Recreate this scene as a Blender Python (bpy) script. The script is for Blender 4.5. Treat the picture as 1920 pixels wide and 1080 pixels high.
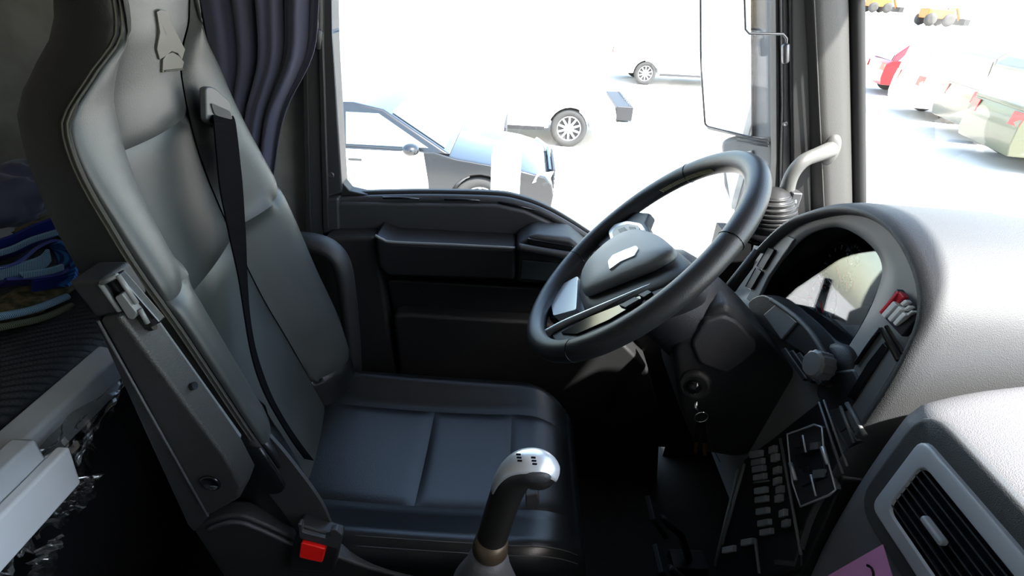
import bpy, math, random
from mathutils import Vector, Matrix
random.seed(7)
scene = bpy.context.scene
for _o in list(bpy.data.objects):
    bpy.data.objects.remove(_o)
V = Vector
PI = math.pi

# ------------------------------------------------------------------ camera
# vehicle frame: +X forward (image right), +Y towards the driver's door, Z up, cab floor at z = 0
CAM = V((0, 0, 1.40))
FPX = 1000.0
TH, RO = math.radians(30), math.radians(3)
FW = V((0, math.cos(TH), -math.sin(TH)))
_r0 = V((1, 0, 0)); _u0 = V((0, math.sin(TH), math.cos(TH)))
RT = _r0 * math.cos(RO) + _u0 * math.sin(RO)
UP = -_r0 * math.sin(RO) + _u0 * math.cos(RO)
cam = bpy.data.cameras.new('camera')
cam_o = bpy.data.objects.new('camera', cam)
scene.collection.objects.link(cam_o)
_m = Matrix.Identity(4)
for _i in range(3):
    _m[_i][0] = RT[_i]; _m[_i][1] = UP[_i]; _m[_i][2] = -FW[_i]; _m[_i][3] = CAM[_i]
cam_o.matrix_world = _m
cam.sensor_width = 36.0
cam.lens = 36.0 * FPX / 1920.0
cam.clip_start = 0.01
cam.clip_end = 400
scene.camera = cam_o

# ------------------------------------------------------------------ light
SUN_DIR = V((0.42, -0.34, 0.84)).normalized()      # towards the sun: high, ahead of the cab
world = bpy.data.worlds.new('sky'); scene.world = world
world.use_nodes = True
_nt = world.node_tree; _nt.nodes.clear()
_sky = _nt.nodes.new('ShaderNodeTexSky'); _sky.sky_type = 'NISHITA'; _sky.sun_disc = False
_sky.sun_elevation = math.asin(SUN_DIR.z); _sky.sun_rotation = math.atan2(SUN_DIR.x, SUN_DIR.y)
_sky.air_density = 1.0; _sky.dust_density = 1.5; _sky.ozone_density = 1.0
_bg = _nt.nodes.new('ShaderNodeBackground'); _bg.inputs['Strength'].default_value = 0.55
_wo = _nt.nodes.new('ShaderNodeOutputWorld')
_tn = _nt.nodes.new('ShaderNodeVectorMath'); _tn.operation = 'MULTIPLY'; _tn.inputs[1].default_value = (1.06, 1.0, .86)   # hazy, slightly warm air
_nt.links.new(_sky.outputs[0], _tn.inputs[0]); _nt.links.new(_tn.outputs[0], _bg.inputs[0]); _nt.links.new(_bg.outputs[0], _wo.inputs[0])
_sl = bpy.data.lights.new('sun', 'SUN'); _sl.energy = 9.0; _sl.angle = math.radians(1.0); _sl.color = (1, 0.96, 0.9)
_so = bpy.data.objects.new('sun', _sl); scene.collection.objects.link(_so)
_so.rotation_euler = SUN_DIR.to_track_quat('Z', 'Y').to_euler()
vs = scene.view_settings
vs.view_transform = 'Standard'; vs.look = 'None'; vs.gamma = 1.0; vs.use_curve_mapping = False
vs.exposure = 1.45

# ------------------------------------------------------------------ helpers
def ray(px, py):
    return FW + RT * ((px - 960) / FPX) - UP * ((py - 540) / FPX)
def at(px, py, X=None, Y=None, Z=None):
    """point of the vehicle plane X=, Y= or Z= that a sight line of the photograph meets"""
    d = ray(px, py)
    if X is not None: t = (X - CAM.x) / d.x
    elif Y is not None: t = (Y - CAM.y) / d.y
    else: t = (Z - CAM.z) / d.z
    return CAM + d * t

def lerp(a, b, t): return a + (b - a) * t
def interp(tab, x):
    """smooth (Catmull-Rom) interpolation of rows (x, a, b, ...)"""
    n = len(tab)
    if x <= tab[0][0]: return tab[0][1:]
    if x >= tab[-1][0]: return tab[-1][1:]
    i = 0
    while tab[i + 1][0] < x: i += 1
    p1, p2 = tab[i], tab[i + 1]
    p0 = tab[i - 1] if i else p1
    p3 = tab[i + 2] if i + 2 < n else p2
    h = p2[0] - p1[0]; t = (x - p1[0]) / h
    out = []
    for k in range(1, len(p1)):
        m1 = (p2[k] - p0[k]) / max(p2[0] - p0[0], 1e-6) * h
        m2 = (p3[k] - p1[k]) / max(p3[0] - p1[0], 1e-6) * h
        out.append((2*t**3-3*t*t+1)*p1[k] + (t**3-2*t*t+t)*m1 + (-2*t**3+3*t*t)*p2[k] + (t**3-t*t)*m2)
    return out
def smooth_path(pts, n=8, closed=False):
    pts = [V(p) for p in pts]; N = len(pts); out = []
    seg = N if closed else N - 1
    for i in range(seg):
        p1, p2 = pts[i], pts[(i + 1) % N]
        p0 = pts[(i - 1) % N] if (closed or i) else p1
        p3 = pts[(i + 2) % N] if (closed or i + 2 < N) else p2
        for k in range(n):
            t = k / n
            out.append(0.5 * ((2*p1) + (p2-p0)*t + (2*p0-5*p1+4*p2-p3)*t*t + (3*p1-p0-3*p2+p3)*t**3))
    if not closed: out.append(pts[-1])
    return out
def rounded(pts, r, n=5):
    """round the corners of a closed 2-D polygon"""
    pts = [V((p[0], p[1])) for p in pts]; N = len(pts); out = []
    for i in range(N):
        a, b, c = pts[i - 1], pts[i], pts[(i + 1) % N]
        rr = r[i] if isinstance(r, (list, tuple)) else r
        l1, l2 = (a - b).length, (c - b).length
        q = min(rr, l1 * .48, l2 * .48)
        p0 = b + (a - b).normalized() * q; p2 = b + (c - b).normalized() * q
        for k in range(n + 1):
            t = k / n
            out.append((1-t)**2 * p0 + 2*t*(1-t) * b + t*t * p2)
    return out

COL = scene.collection
class MB:
    """collects shapes (world coordinates) and links them as one mesh object"""
    def __init__(s): s.v = []; s.f = []
    def add(s, vs_, fs):
        o = len(s.v); s.v += [V(p) for p in vs_]; s.f += [[i + o for i in f] for f in fs]; return s
    def box(s, c, d, rot=None):
        c = V(c); h = V(d) * .5; vs_ = []
        for x in (-1, 1):
            for y in (-1, 1):
                for z in (-1, 1):
                    p = V((x*h.x, y*h.y, z*h.z))
                    if rot is not None: p = rot @ p
                    vs_.append(c + p)
        return s.add(vs_, [(0,1,3,2),(4,6,7,5),(0,4,5,1),(2,3,7,6),(0,2,6,4),(1,5,7,3)])
    def hexa(s, a, b):
        """solid between two matching closed loops"""
        n = len(a)
        return s.add(list(a) + list(b), [list(range(n))[::-1], list(range(n, 2*n))] + [(i, (i+1) % n, n + (i+1) % n, n + i) for i in range(n)])
    def prism(s, loop, d):
        d = V(d); loop = [V(p) for p in loop]
        return s.hexa(loop, [p + d for p in loop])
    def loft(s, rings, cap=True, closed_ring=True, closed=False):
        n = len(rings[0]); vs_ = [p for r in rings for p in r]; fs = []
        m = len(rings)
        for j in range(m if closed else m - 1):
            k = (j + 1) % m
            for i in range(n if closed_ring else n - 1):
                fs.append((j*n + i, j*n + (i+1) % n, k*n + (i+1) % n, k*n + i))
        if cap and closed_ring and not closed:
            fs.append(list(range(n))[::-1]); fs.append([(m-1)*n + i for i in range(n)])
        return s.add(vs_, fs)
    def tube(s, path, r, n=10, closed=False, cap=True, flat=1.0, upv=None):
        path = [V(p) for p in path]; m = len(path); rings = []; prev = None
        for i in range(m):
            if closed: t = path[(i+1) % m] - path[i-1]
            else: t = path[min(i+1, m-1)] - path[max(i-1, 0)]
            t = t.normalized()
            if upv is not None: b = V(upv)
            elif prev is None:
                b = V((0,0,1)) if abs(t.z) < .9 else V((1,0,0))
            else: b = prev
            b = (b - t * b.dot(t)).normalized(); prev = b
            c = t.cross(b)
            rr = r[i] if isinstance(r, (list, tuple)) else r
            rings.append([path[i] + (b * math.cos(2*PI*k/n) + c * math.sin(2*PI*k/n) * flat) * rr for k in range(n)])
        return s.loft(rings, cap=cap, closed=closed)
    def lathe(s, prof, o, ax, n=24, cap=True):
        """prof: (radius, height) along axis ax from o"""
        o = V(o); ax = V(ax).normalized()
        e1 = ax.orthogonal().normalized(); e2 = ax.cross(e1)
        rings = [[o + ax * h + (e1 * math.cos(2*PI*k/n) + e2 * math.sin(2*PI*k/n)) * r for k in range(n)] for r, h in prof]
        return s.loft(rings, cap=cap)
    def grid(s, fn, nu, nv):
        vs_ = [fn(i / nu, j / nv) for j in range(nv + 1) for i in range(nu + 1)]
        w = nu + 1
        return s.add(vs_, [(j*w + i, j*w + i + 1, (j+1)*w + i + 1, (j+1)*w + i) for j in range(nv) for i in range(nu)])
    def ribbon(s, path, wv, th=.0015):
        """flat strap along a path; wv = half-width vector (or one per point)"""
        path = [V(p) for p in path]; rings = []
        for i, p in enumerate(path):
            w = V(wv[i]) if isinstance(wv, list) else V(wv)
            t = (path[min(i+1, len(path)-1)] - path[max(i-1, 0)]).normalized()
            nn = w.cross(t).normalized() * th
            rings.append([p - w - nn, p + w - nn, p + w + nn, p - w + nn])
        return s.loft(rings)
    def blob(s, c, r, seg=16, fn=None):
        c = V(c); r = V(r) if not isinstance(r, (int, float)) else V((r, r, r)); rings = []
        for j in range(1, seg):
            th = PI * j / seg
            ring = []
            for k in range(2 * seg):
                ph = PI * k / seg
                d = V((math.sin(th)*math.cos(ph), math.sin(th)*math.sin(ph), math.cos(th)))
                q = 1 if fn is None else fn(d)
                ring.append(c + V((d.x*r.x, d.y*r.y, d.z*r.z)) * q)
            rings.append(ring)
        return s.loft(rings)
    def build(s, name, mat, parent=None, smooth=False, bevel=0, seg=2, sub=0, solid=0, angle=35):
        me = bpy.data.meshes.new(name)
        off = ROOT_LOC(parent)
        me.from_pydata([tuple(p - off) for p in s.v], [], [list(f) for f in s.f])
        me.update()
        import bmesh
        b = bmesh.new(); b.from_mesh(me); bmesh.ops.recalc_face_normals(b, faces=b.faces); b.to_mesh(me); b.free()
        o = bpy.data.objects.new(name, me); COL.objects.link(o)
        if parent is not None: o.parent = parent
        if mat is not None: me.materials.append(mat)
        if smooth:
            for p in me.polygons: p.use_smooth = True
        if solid:
            m = o.modifiers.new('solid', 'SOLIDIFY'); m.thickness = solid; m.offset = -1
        if bevel:
            m = o.modifiers.new('bevel', 'BEVEL'); m.width = bevel; m.segments = seg; m.limit_method = 'ANGLE'; m.angle_limit = math.radians(angle)
            m.harden_normals = True
            for p in me.polygons: p.use_smooth = True
        if sub:
            m = o.modifiers.new('sub', 'SUBSURF'); m.levels = sub; m.render_levels = sub
        return o
_loc = {}
def ROOT_LOC(p):
    while p is not None:
        if p.name in _loc: return _loc[p.name]
        p = p.parent
    return V((0, 0, 0))
def tag(o, label=None, cat=None, group=None, kind=None):
    if label: o['label'] = label
    if cat: o['category'] = cat
    if group: o['group'] = group
    if kind: o['kind'] = kind
    return o
def thing(name, label, cat, loc=(0, 0, 0), group=None, kind=None):
    o = bpy.data.objects.new(name, None); o.empty_display_size = .1; COL.objects.link(o)
    o.location = loc; _loc[o.name] = V(loc)
    return tag(o, label, cat, group, kind)

# ------------------------------------------------------------------ materials
def mat(name, col, rough=.5, metal=0.0, bump=0.0, bscale=300.0, spec=.5, vary=0.0, vscale=8.0, col2=None, sheen=0.0, coat=0.0, emit=None):
    m = bpy.data.materials.new(name); m.use_nodes = True
    nt = m.node_tree; b = nt.nodes['Principled BSDF']
    b.inputs['Base Color'].default_value = (*col, 1); b.inputs['Roughness'].default_value = rough
    b.inputs['Metallic'].default_value = metal; b.inputs['Specular IOR Level'].default_value = spec
    if coat: b.inputs['Coat Weight'].default_value = coat; b.inputs['Coat Roughness'].default_value = .1
    if sheen: b.inputs['Sheen Weight'].default_value = sheen
    if emit: b.inputs['Emission Color'].default_value = (*emit[:3], 1); b.inputs['Emission Strength'].default_value = emit[3]
    tc = nt.nodes.new('ShaderNodeTexCoord')
    if vary or col2:
        n = nt.nodes.new('ShaderNodeTexNoise'); n.inputs['Scale'].default_value = vscale; n.inputs['Detail'].default_value = 4
        nt.links.new(tc.outputs['Object'], n.inputs['Vector'])
        r = nt.nodes.new('ShaderNodeValToRGB'); e = r.color_ramp.elements
        c2 = col2 if col2 else tuple(min(1, c * (1 + vary)) for c in col)
        c1 = col if col2 else tuple(c * (1 - vary) for c in col)
        e[0].position = .35; e[0].color = (*c1, 1); e[1].position = .65; e[1].color = (*c2, 1)
        nt.links.new(n.outputs['Fac'], r.inputs['Fac']); nt.links.new(r.outputs['Color'], b.inputs['Base Color'])
    if bump:
        n = nt.nodes.new('ShaderNodeTexVoronoi') if bump > 0 else nt.nodes.new('ShaderNodeTexNoise')
        n.inputs['Scale'].default_value = bscale
        nt.links.new(tc.outputs['Object'], n.inputs['Vector'])
        bp = nt.nodes.new('ShaderNodeBump'); bp.inputs['Strength'].default_value = abs(bump); bp.inputs['Distance'].default_value = .001
        nt.links.new(n.outputs[0], bp.inputs['Height']); nt.links.new(bp.outputs['Normal'], b.inputs['Normal'])
    return m
def glass(name, tint=(.96, .98, 1), refl=.06, rough=0.0):
    m = bpy.data.materials.new(name); m.use_nodes = True; nt = m.node_tree; nt.nodes.clear()
    o = nt.nodes.new('ShaderNodeOutputMaterial'); t = nt.nodes.new('ShaderNodeBsdfTransparent'); t.inputs[0].default_value = (*tint, 1)
    g = nt.nodes.new('ShaderNodeBsdfGlossy'); g.inputs['Roughness'].default_value = rough
    mx = nt.nodes.new('ShaderNodeMixShader'); fr = nt.nodes.new('ShaderNodeLayerWeight'); fr.inputs['Blend'].default_value = .12
    mp = nt.nodes.new('ShaderNodeMath'); mp.operation = 'MULTIPLY_ADD'; mp.inputs[1].default_value = .5; mp.inputs[2].default_value = refl
    nt.links.new(fr.outputs['Fresnel'], mp.inputs[0]); nt.links.new(mp.outputs[0], mx.inputs[0])
    nt.links.new(t.outputs[0], mx.inputs[1]); nt.links.new(g.outputs[0], mx.inputs[2]); nt.links.new(mx.outputs[0], o.inputs[0])
    return m
def stripes(name, ca, cb, scale, axis='Z', rough=.7, dist=0.0):
    m = mat(name, ca, rough); nt = m.node_tree; b = nt.nodes['Principled BSDF']
    tc = nt.nodes.new('ShaderNodeTexCoord'); w = nt.nodes.new('ShaderNodeTexWave'); w.bands_direction = axis
    w.inputs['Scale'].default_value = scale; w.inputs['Distortion'].default_value = dist
    r = nt.nodes.new('ShaderNodeValToRGB'); r.color_ramp.elements[0].color = (*ca, 1); r.color_ramp.elements[1].color = (*cb, 1)
    r.color_ramp.elements[0].position = .4; r.color_ramp.elements[1].position = .6
    nt.links.new(tc.outputs['Object'], w.inputs['Vector']); nt.links.new(w.outputs['Fac'], r.inputs['Fac']); nt.links.new(r.outputs['Color'], b.inputs['Base Color'])
    return m
LEATHER = mat('black_leather_lit', (.027, .0305, .0295), .45, bump=.10, bscale=520, vary=.25, vscale=5)  # backrest leather, its stronger light put into a paler colour
LEATHER_SM = mat('smooth_black_leather_shaded', (.0048, .0062, .0072), .33, bump=.12, bscale=500, spec=.38)  # cushion and cuff leather, shade put into the darker colour
PLAST = mat('black_grained_plastic', (.013, .013, .0135), .55, bump=.3, bscale=700)
PLAST_D = mat('dark_plastic', (.008, .008, .009), .5, bump=.2, bscale=600)
PLAST_G = mat('charcoal_plastic', (.030, .031, .033), .5, bump=.3, bscale=700)
DASH = mat('dash_grey_plastic', (.060, .062, .064), .58, bump=.35, bscale=800)
DASH_TOP = mat('dash_top_plastic', (.17, .17, .18), .6, bump=.35, bscale=800)
FACE = mat('satin_dash_face', (.165, .170, .170), .38)
GLOSS = mat('gloss_black', (.006, .006, .007), .12)
PILLAR = mat('grey_pillar_plastic', (.048, .047, .044), .6, bump=.3, bscale=700)
LINING = mat('grey_fabric_lining', (.32, .315, .295), .95, vary=.12, vscale=14, bump=-.5, bscale=250)
RUBBER = mat('rubber', (.010, .010, .010), .7)
SILVER = mat('satin_silver', (.72, .73, .75), .3, metal=.55)
SILVER_P = mat('silver_painted_plastic', (.55, .57, .60), .4, metal=.2)
CHROME = mat('chrome', (.8, .8, .8), .12, metal=1)
STEEL = mat('dull_steel', (.16, .16, .165), .4, metal=.8)
CURTAIN = mat('navy_curtain_cloth', (.034, .036, .072), .7, sheen=.3)
WHITE_P = mat('white_painted_rail', (.52, .54, .55), .5, vary=.08, vscale=10)
BEIGE = mat('beige_emblem', (.078, .075, .062), .5)
STITCH = mat('olive_stitch_thread', (.035, .033, .022), .8)
STITCH_L = mat('pale_stitch_thread', (.30, .28, .17), .8)
RED = mat('red_plastic', (.75, .01, .008), .35)
FLOORM = mat('black_floor_mat', (.008, .008, .009), .8, bump=.4, bscale=200)
BELT = mat('black_webbing', (.0022, .0022, .0028), .9, spec=.02)
LEATHER_F = mat('matt_black_flank_leather', (.0062, .006, .0056), .55, bump=.15, bscale=420)
LEATHER_R = mat('rim_leather', (.014, .015, .0155), .45, bump=.15, bscale=500)
GLASS = glass('window_glass')
# ------------------------------------------------------------------ cab shell (setting)
YW = 1.33                       # inner face of the driver's side wall
def polyY(px, Y): return [at(x, y, Y=Y) for x, y in px]
def prismY(px, Y0, Y1): return MB().prism(polyY(px, Y0), (0, Y1 - Y0, 0))
def struct(o): o['kind'] = 'structure'; return o

struct(MB().box((-.12, .19, -.02), (2.5, 2.36, .04)).build('floor', FLOORM))
struct(MB().box((-.20, .19, 1.97), (2.34, 2.40, .04)).build('ceiling', LINING))
wb = struct(MB().box((-1.37, .19, .97), (.04, 2.36, 2.0)).build('wall_back', LINING))
MB().box((-1.347, .19, 1.42), (.006, 2.34, .008)).build('lining_seam', PLAST_G, wb)
wl = struct(MB().box((-.925, 1.35, .97), (.87, .04, 2.0)).build('wall_left', LINING))
MB().box((.83, 1.345, .40), (.56, .05, .90)).build('kick_panel', PLAST_D, wl)
struct(MB().box((-.13, -.97, .97), (2.46, .04, 2.0)).build('wall_right', LINING))  # unseen wall, passenger window left out to block its light
# header above the driver's window
struct(MB().box((.05, 1.345, 1.87), (1.30, .05, .18)).build('trim_1', PILLAR, None, bevel=.01))
# firewall and unseen windscreen header, deepened to block sun from the seat
struct(MB().box((1.09, .19, .44), (.04, 2.36, .92)).build('wall_front', PLAST_D))
struct(MB().box((.60, .19, 1.79), (.32, 2.26, .32)).build('trim_3', PLAST, None, bevel=.03))

# B-pillar trim between the side wall and the door
bp = struct(prismY([(548, -420), (604, -420), (604, 120), (612, 480), (660, 1000), (600, 1000), (572, 480), (566, 130)], 1.27, 1.345).build('trim_4', PLAST_G, None, bevel=.008))
prismY([(566, 60), (575, 60), (583, 450), (573, 450)], 1.262, 1.275).build('seal_strip', RUBBER, bp, bevel=.002)
prismY([(596, 60), (604, 60), (616, 430), (606, 430)], 1.262, 1.275).build('seal_strip', RUBBER, bp, bevel=.002)

# A-pillar trim
ap_b, ap_t = at(1570, 400, Y=1.27), at(1556, 0, Y=1.27)
def pil(p, q, z): return lerp(p, q, (z - p.z) / (q.z - p.z))
def pillar_loop(z, w0, w1, y0, y1):
    c = pil(ap_b, ap_t, z)
    return [V((c.x - w0, y1, z)), V((c.x - w0 + .004, y0 + .02, z)), V((c.x - w0 + .03, y0, z)), V((c.x + w1 - .05, y0 + .005, z)), V((c.x + w1 - .012, y0 + .03, z)), V((c.x + w1, y1, z))]
ap = struct(MB().loft([pillar_loop(z, .062, .062, 1.255, 1.36) for z in (.62, .9, 1.2, 1.5, 1.9)]).build('trim_5', PILLAR, None, bevel=.012, seg=3))
MB().tube([pil(ap_b, ap_t, z) + V((.066, .02, 0)) for z in (.70, 1.0, 1.3, 1.6, 1.86)], .016, 8).build('windscreen_seal', RUBBER, ap, smooth=True)
MB().tube([pil(ap_b, ap_t, z) + V((-.040, -.014, 0)) for z in (.70, 1.0, 1.3, 1.6, 1.86)], .0022, 6).build('trim_bead', PILLAR, ap, smooth=True)
# passenger-side A-pillar
struct(MB().loft([[V((p.x, .38 - p.y, p.z)) for p in pillar_loop(z, .062, .062, 1.255, 1.36)] for z in (.62, .9, 1.2, 1.5, 1.9)]).build('trim_6', PILLAR, None, bevel=.012))

# windscreen: one curved pane between the pillars
def ws(u, v):
    z = lerp(.86, 1.86, v); c = pil(ap_b, ap_t, z); y = lerp(-.96, 1.34, u)
    s = 1 - ((y - .19) / 1.15) ** 2
    return V((c.x + .07 + .13 * s, y, z))
struct(MB().grid(ws, 20, 6).build('window_1', GLASS, None, smooth=True))

# ------------------------------------------------------------------ driver's door
door = thing('door_1', None, None, (.1, 1.30, 0), kind='structure')
SILL = [(606, 371), (640, 367), (720, 364), (820, 363), (930, 366), (975, 374), (1015, 388), (1060, 412), (1110, 444), (1160, 478), (1230, 520), (1330, 575)]
sill = [at(x, y, Y=1.30) for x, y in SILL]
sill_s = smooth_path(sill, 4)
low = [V((sill[-1].x, 1.30, .06)), V((sill[0].x, 1.30, .06))]
MB().prism(sill_s + low, (0, .045, 0)).build('door_skin', PLAST, door, bevel=.006)
# window-ledge roll along the sill, with its long demister slots
MB().tube([p + V((0, -.006, -.011)) for p in sill_s], .012, 10).build('sill_roll', PLAST_G, door, smooth=True)
MB().tube([p + V((0, .008, .001)) for p in sill_s], .006, 8).build('window_seal', RUBBER, door, smooth=True)
for a, b in (((718, 371), (786, 373)), ((833, 374), (900, 376)), ((935, 379), (1003, 394))):
    p, q = at(*a, Y=1.283), at(*b, Y=1.283)
    MB().tube([p, (p + q) / 2 + V((0, 0, .0015)), q], .0035, 6).build('demister_slot', GLOSS, door, smooth=True)
# upper band below the sill
band = [(632, 380), (930, 384), (985, 396), (1040, 422), (1095, 458), (1130, 484), (1088, 474), (760, 446), (632, 436)]
prismY(band, 1.272, 1.31).build('upper_band', PLAST_G, door, bevel=.008, seg=3)
prismY([(604, 374), (634, 372), (636, 432), (606, 440)], 1.265, 1.31).build('corner_cap', PLAST_G, door, bevel=.006)
# ledge, and the rear column of the door
def ztop(px, py, Y): return at(px, py, Y=Y).z
ledge_z = ztop(800, 437, 1.285)
col = polyY([(606, 445), (702, 445), (716, 520), (740, 700), (770, 960), (640, 960), (612, 560)], 1.215)
MB().prism(col, (0, .09, 0)).build('rear_column', PLAST, door, bevel=.012, seg=3)
# storage box with a rolled lip, its highlight put into a pale colour
bx = polyY([(702, 442), (735, 455), (967, 467), (965, 527), (727, 519), (708, 500)], 1.18)
MB().prism(bx, (0, .11, 0)).build('storage_box', PLAST_D, door, bevel=.01, seg=3)
MB().tube(smooth_path(polyY([(703, 441), (718, 449), (738, 454), (850, 459), (966, 465)], 1.178), 5), .0035, 8).build('lip_highlight', FACE, door, smooth=True)
# pull handle and window-switch block in front of the box
fb = polyY([(968, 458), (1000, 440), (1070, 448), (1110, 480), (1085, 540), (968, 530)], 1.19)
MB().prism(fb, (0, .10, 0)).build('front_block', PLAST, door, bevel=.012, seg=3)
prismY([(988, 447), (1075, 462), (1078, 474), (992, 460)], 1.186, 1.20).build('pull_recess', GLOSS, door, bevel=.003)
MB().tube(smooth_path(polyY([(972, 463), (1010, 470), (1060, 478), (1092, 482)], 1.175), 5), .010, 10).build('pull_handle', PLAST_G, door, smooth=True)
prismY([(978, 487), (1062, 496), (1056, 531), (974, 524)], 1.182, 1.20).build('switch_panel', mat('teal_black_panel', (.02, .028, .03), .25), door, bevel=.004)
# recess and lower map pocket
prismY([(724, 524), (1100, 545), (1100, 612), (738, 594)], 1.245, 1.31).build('recess_panel', PLAST_D, door, bevel=.008)
pk = polyY([(736, 592), (755, 588), (1010, 604), (1165, 640), (1215, 690), (1240, 780), (1230, 960), (775, 960)], 1.205)
MB().prism(pk, (0, .09, 0)).build('map_pocket', PLAST, door, bevel=.012, seg=3)
# rear upright of the window frame with its screw, front upright, glass
fr = rounded([(588, -420), (614, -420), (622, 60), (642, 362), (604, 372), (596, 60)], [0, 0, 0, 8, 0, 0])
prismY([(p.x, p.y) for p in fr], 1.285, 1.34).build('frame_upright', PLAST_G, door, bevel=.006)
cr = [(636, 300), (640, 340), (655, 358), (690, 366), (640, 368), (628, 340)]
prismY(cr, 1.292, 1.33).build('frame_corner', PLAST, door, bevel=.003)
def screw(px, py, Y, r, parent, name='screw'):
    c = at(px, py, Y=Y)
    o = MB().lathe([(r, 0), (r, .002), (r * .7, .0035), (r * .5, .0025), (r * .1, .002)], c, (0, -1, 0), 14).build(name, STEEL, parent, smooth=True)
screw(621, 328, 1.284, .008, door)
prismY([(1450, -420), (1458, -420), (1462, 60), (1463, 300), (1458, 470), (1448, 470), (1456, 300), (1455, 60)], 1.30, 1.335).build('frame_upright', PILLAR, door, bevel=.002)
prismY([(1462, -420), (1481, -420), (1486, 200), (1492, 480), (1462, 480), (1468, 200)], 1.285, 1.335).build('frame_upright', PLAST_G, door, bevel=.004)
prismY([(1478, -420), (1516, -420), (1520, 200), (1524, 500), (1490, 500), (1484, 200)], 1.272, 1.335).build('door_seal', RUBBER, door, bevel=.006)
screw(1472, 232, 1.284, .006, door)
gl = polyY([(606, -440), (1470, -440), (1470, 640), (1230, 520), (1110, 444), (1015, 388), (930, 366), (606, 371)], 1.325)
MB().prism(gl, (0, .005, 0)).build('pane', GLASS, door)

# blind wire held in two sockets on the window frame
w = thing('blind_wire', 'thin bent metal blind wire hooked into sockets on the window frame', 'wire', at(1475, 110, Y=1.27))
pA = [at(x, y, Y=1.262) for x, y in [(1474, 96), (1475, 72), (1468, 64), (1405, 63), (1398, 55), (1396, -10), (1396, -300)]]
pB = [at(x, y, Y=1.262) for x, y in [(592, -300), (591, -10), (597, 70)]]
MB().tube(pA + pB, .0027, 8).build('wire', STEEL, w, smooth=True)
for x in (1473, 597):
    c = at(x, 82 if x > 1000 else 55, Y=1.262); e = at(x, 118 if x > 1000 else 92, Y=1.266)
    MB().lathe([(.0055, 0), (.008, .003), (.008, (c - e).length - .003), (.005, (c - e).length)], e, c - e, 12).build('socket', STEEL if x > 1000 else PLAST_G, w, smooth=True)

# grab handle on the A-pillar
g = thing('grab_handle', 'curved light grey grab handle on the windscreen pillar', 'handle', at(1540, 290, Y=1.24))
gp = smooth_path([at(1556, 281, Y=1.235), at(1535, 289, Y=1.205), at(1505, 303, Y=1.185), at(1484, 330, Y=1.18), at(1474, 365, Y=1.18), at(1470, 400, Y=1.185)], 6)
GH = mat('pale_grey_handle', (.085, .085, .08), .5, bump=.2, bscale=600)
MB().tube(gp, [.019 - .004 * math.sin(PI * i / (len(gp) - 1)) for i in range(len(gp))], 14).build('grip', GH, g, smooth=True)
MB().blob(at(1558, 281, Y=1.243), (.020, .014, .036), 12).build('mount_cap', GH, g, smooth=True)

# ribbed round housing at the pillar foot
rh = thing('ribbed_housing', 'round ribbed grey housing clamped at the foot of the pillar', 'housing', at(1445, 425, Y=1.17))
c0 = at(1440, 428, Y=1.17); c1 = at(1452, 352, Y=1.17); ax = (c1 - c0); hh = ax.length
prof = [(.03, 0), (.052, .004), (.056, .016)]
n = 7
for i in range(n):
    z = .018 + (hh - .03) * i / n; r = .058 * math.sqrt(max(.1, 1 - (i / (n + .6)) ** 2.6))
    prof += [(r, z), (r, z + .005), (r * .90, z + .007), (r * .90, z + .0085)]
prof += [(.02, hh - .004), (.004, hh)]
MB().lathe(prof, c0, ax, 28).build('ribbed_shell', mat('smoky_ribbed_plastic', (.02, .02, .02), .35), rh, smooth=False, bevel=.001)
MB().lathe([(.058, -.022), (.062, -.012), (.060, .004)], c0, ax, 28).build('base_ring', GLOSS, rh, smooth=True)
MB().box(at(1487, 372, Y=1.165), (.022, .03, .035)).build('clamp', STEEL, rh, bevel=.003)
MB().tube([at(1478, 378, Y=1.16), at(1494, 378, Y=1.15)], .0045, 8).build('clamp_screw', CHROME, rh, smooth=True)
# ------------------------------------------------------------------ driver's seat
SY = .80
seat = thing('driver_seat', 'black leather driver seat with tall bolstered backrest and folded armrest', 'seat', (-.15, SY, 0))
#        z     half  Xridge Xcentre  half_inner half_rear
BK = [(.44, .225, -.343, -.370, .115, .130, .215, .235), (.55, .232, -.350, -.400, .115, .130, .217, .242), (.70, .240, -.373, -.445, .115, .130, .225, .250), (.823, .244, -.408, -.485, .115, .130, .228, .256),
      (.987, .250, -.452, -.522, .115, .130, .230, .260), (1.118, .247, -.496, -.540, .113, .130, .224, .256), (1.24, .232, -.520, -.535, .110, .120, .205, .240),
      (1.285, .172, -.508, -.520, .107, .095, .155, .195), (1.325, .120, -.490, -.500, .107, .070, .122, .150), (1.41, .112, -.484, -.480, .104, .065, .120, .140), (1.52, .110, -.486, -.482, .102, .060, .115, .135), (1.60, .085, -.500, -.498, .078, .040, .09, .105)]
YAW = .158                           # the backrest is turned a little towards the door
def sh(p): return V((p.x - YAW * (p.y - SY), p.y, p.z))
ZB, ZT = .44, 1.60
def bez(ps, t):
    ps = list(ps)
    while len(ps) > 1: ps = [ps[i] * (1 - t) + ps[i + 1] * t for i in range(len(ps) - 1)]
    return ps[0]
def sect(z, side):
    hw, xr, xc, hi, hr, h1, h2 = interp(BK, z)
    ridge = V((xr, hw)); inner = V((xc - .002, hi)); rear = V((xc - .10, hr))
    return hw, xr, xc, ridge, inner, rear
def P_side(z, side, t):              # rear edge -> ridge
    hw, xr, xc, ridge, inner, rear = sect(z, side)
    h1, h2 = interp(BK, z)[5:]
    p = bez([rear, V((xc - .085, h1)), V((xr - .030, h2)), ridge], t)
    return sh(V((p.x, SY + side * p.y, z)))
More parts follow.
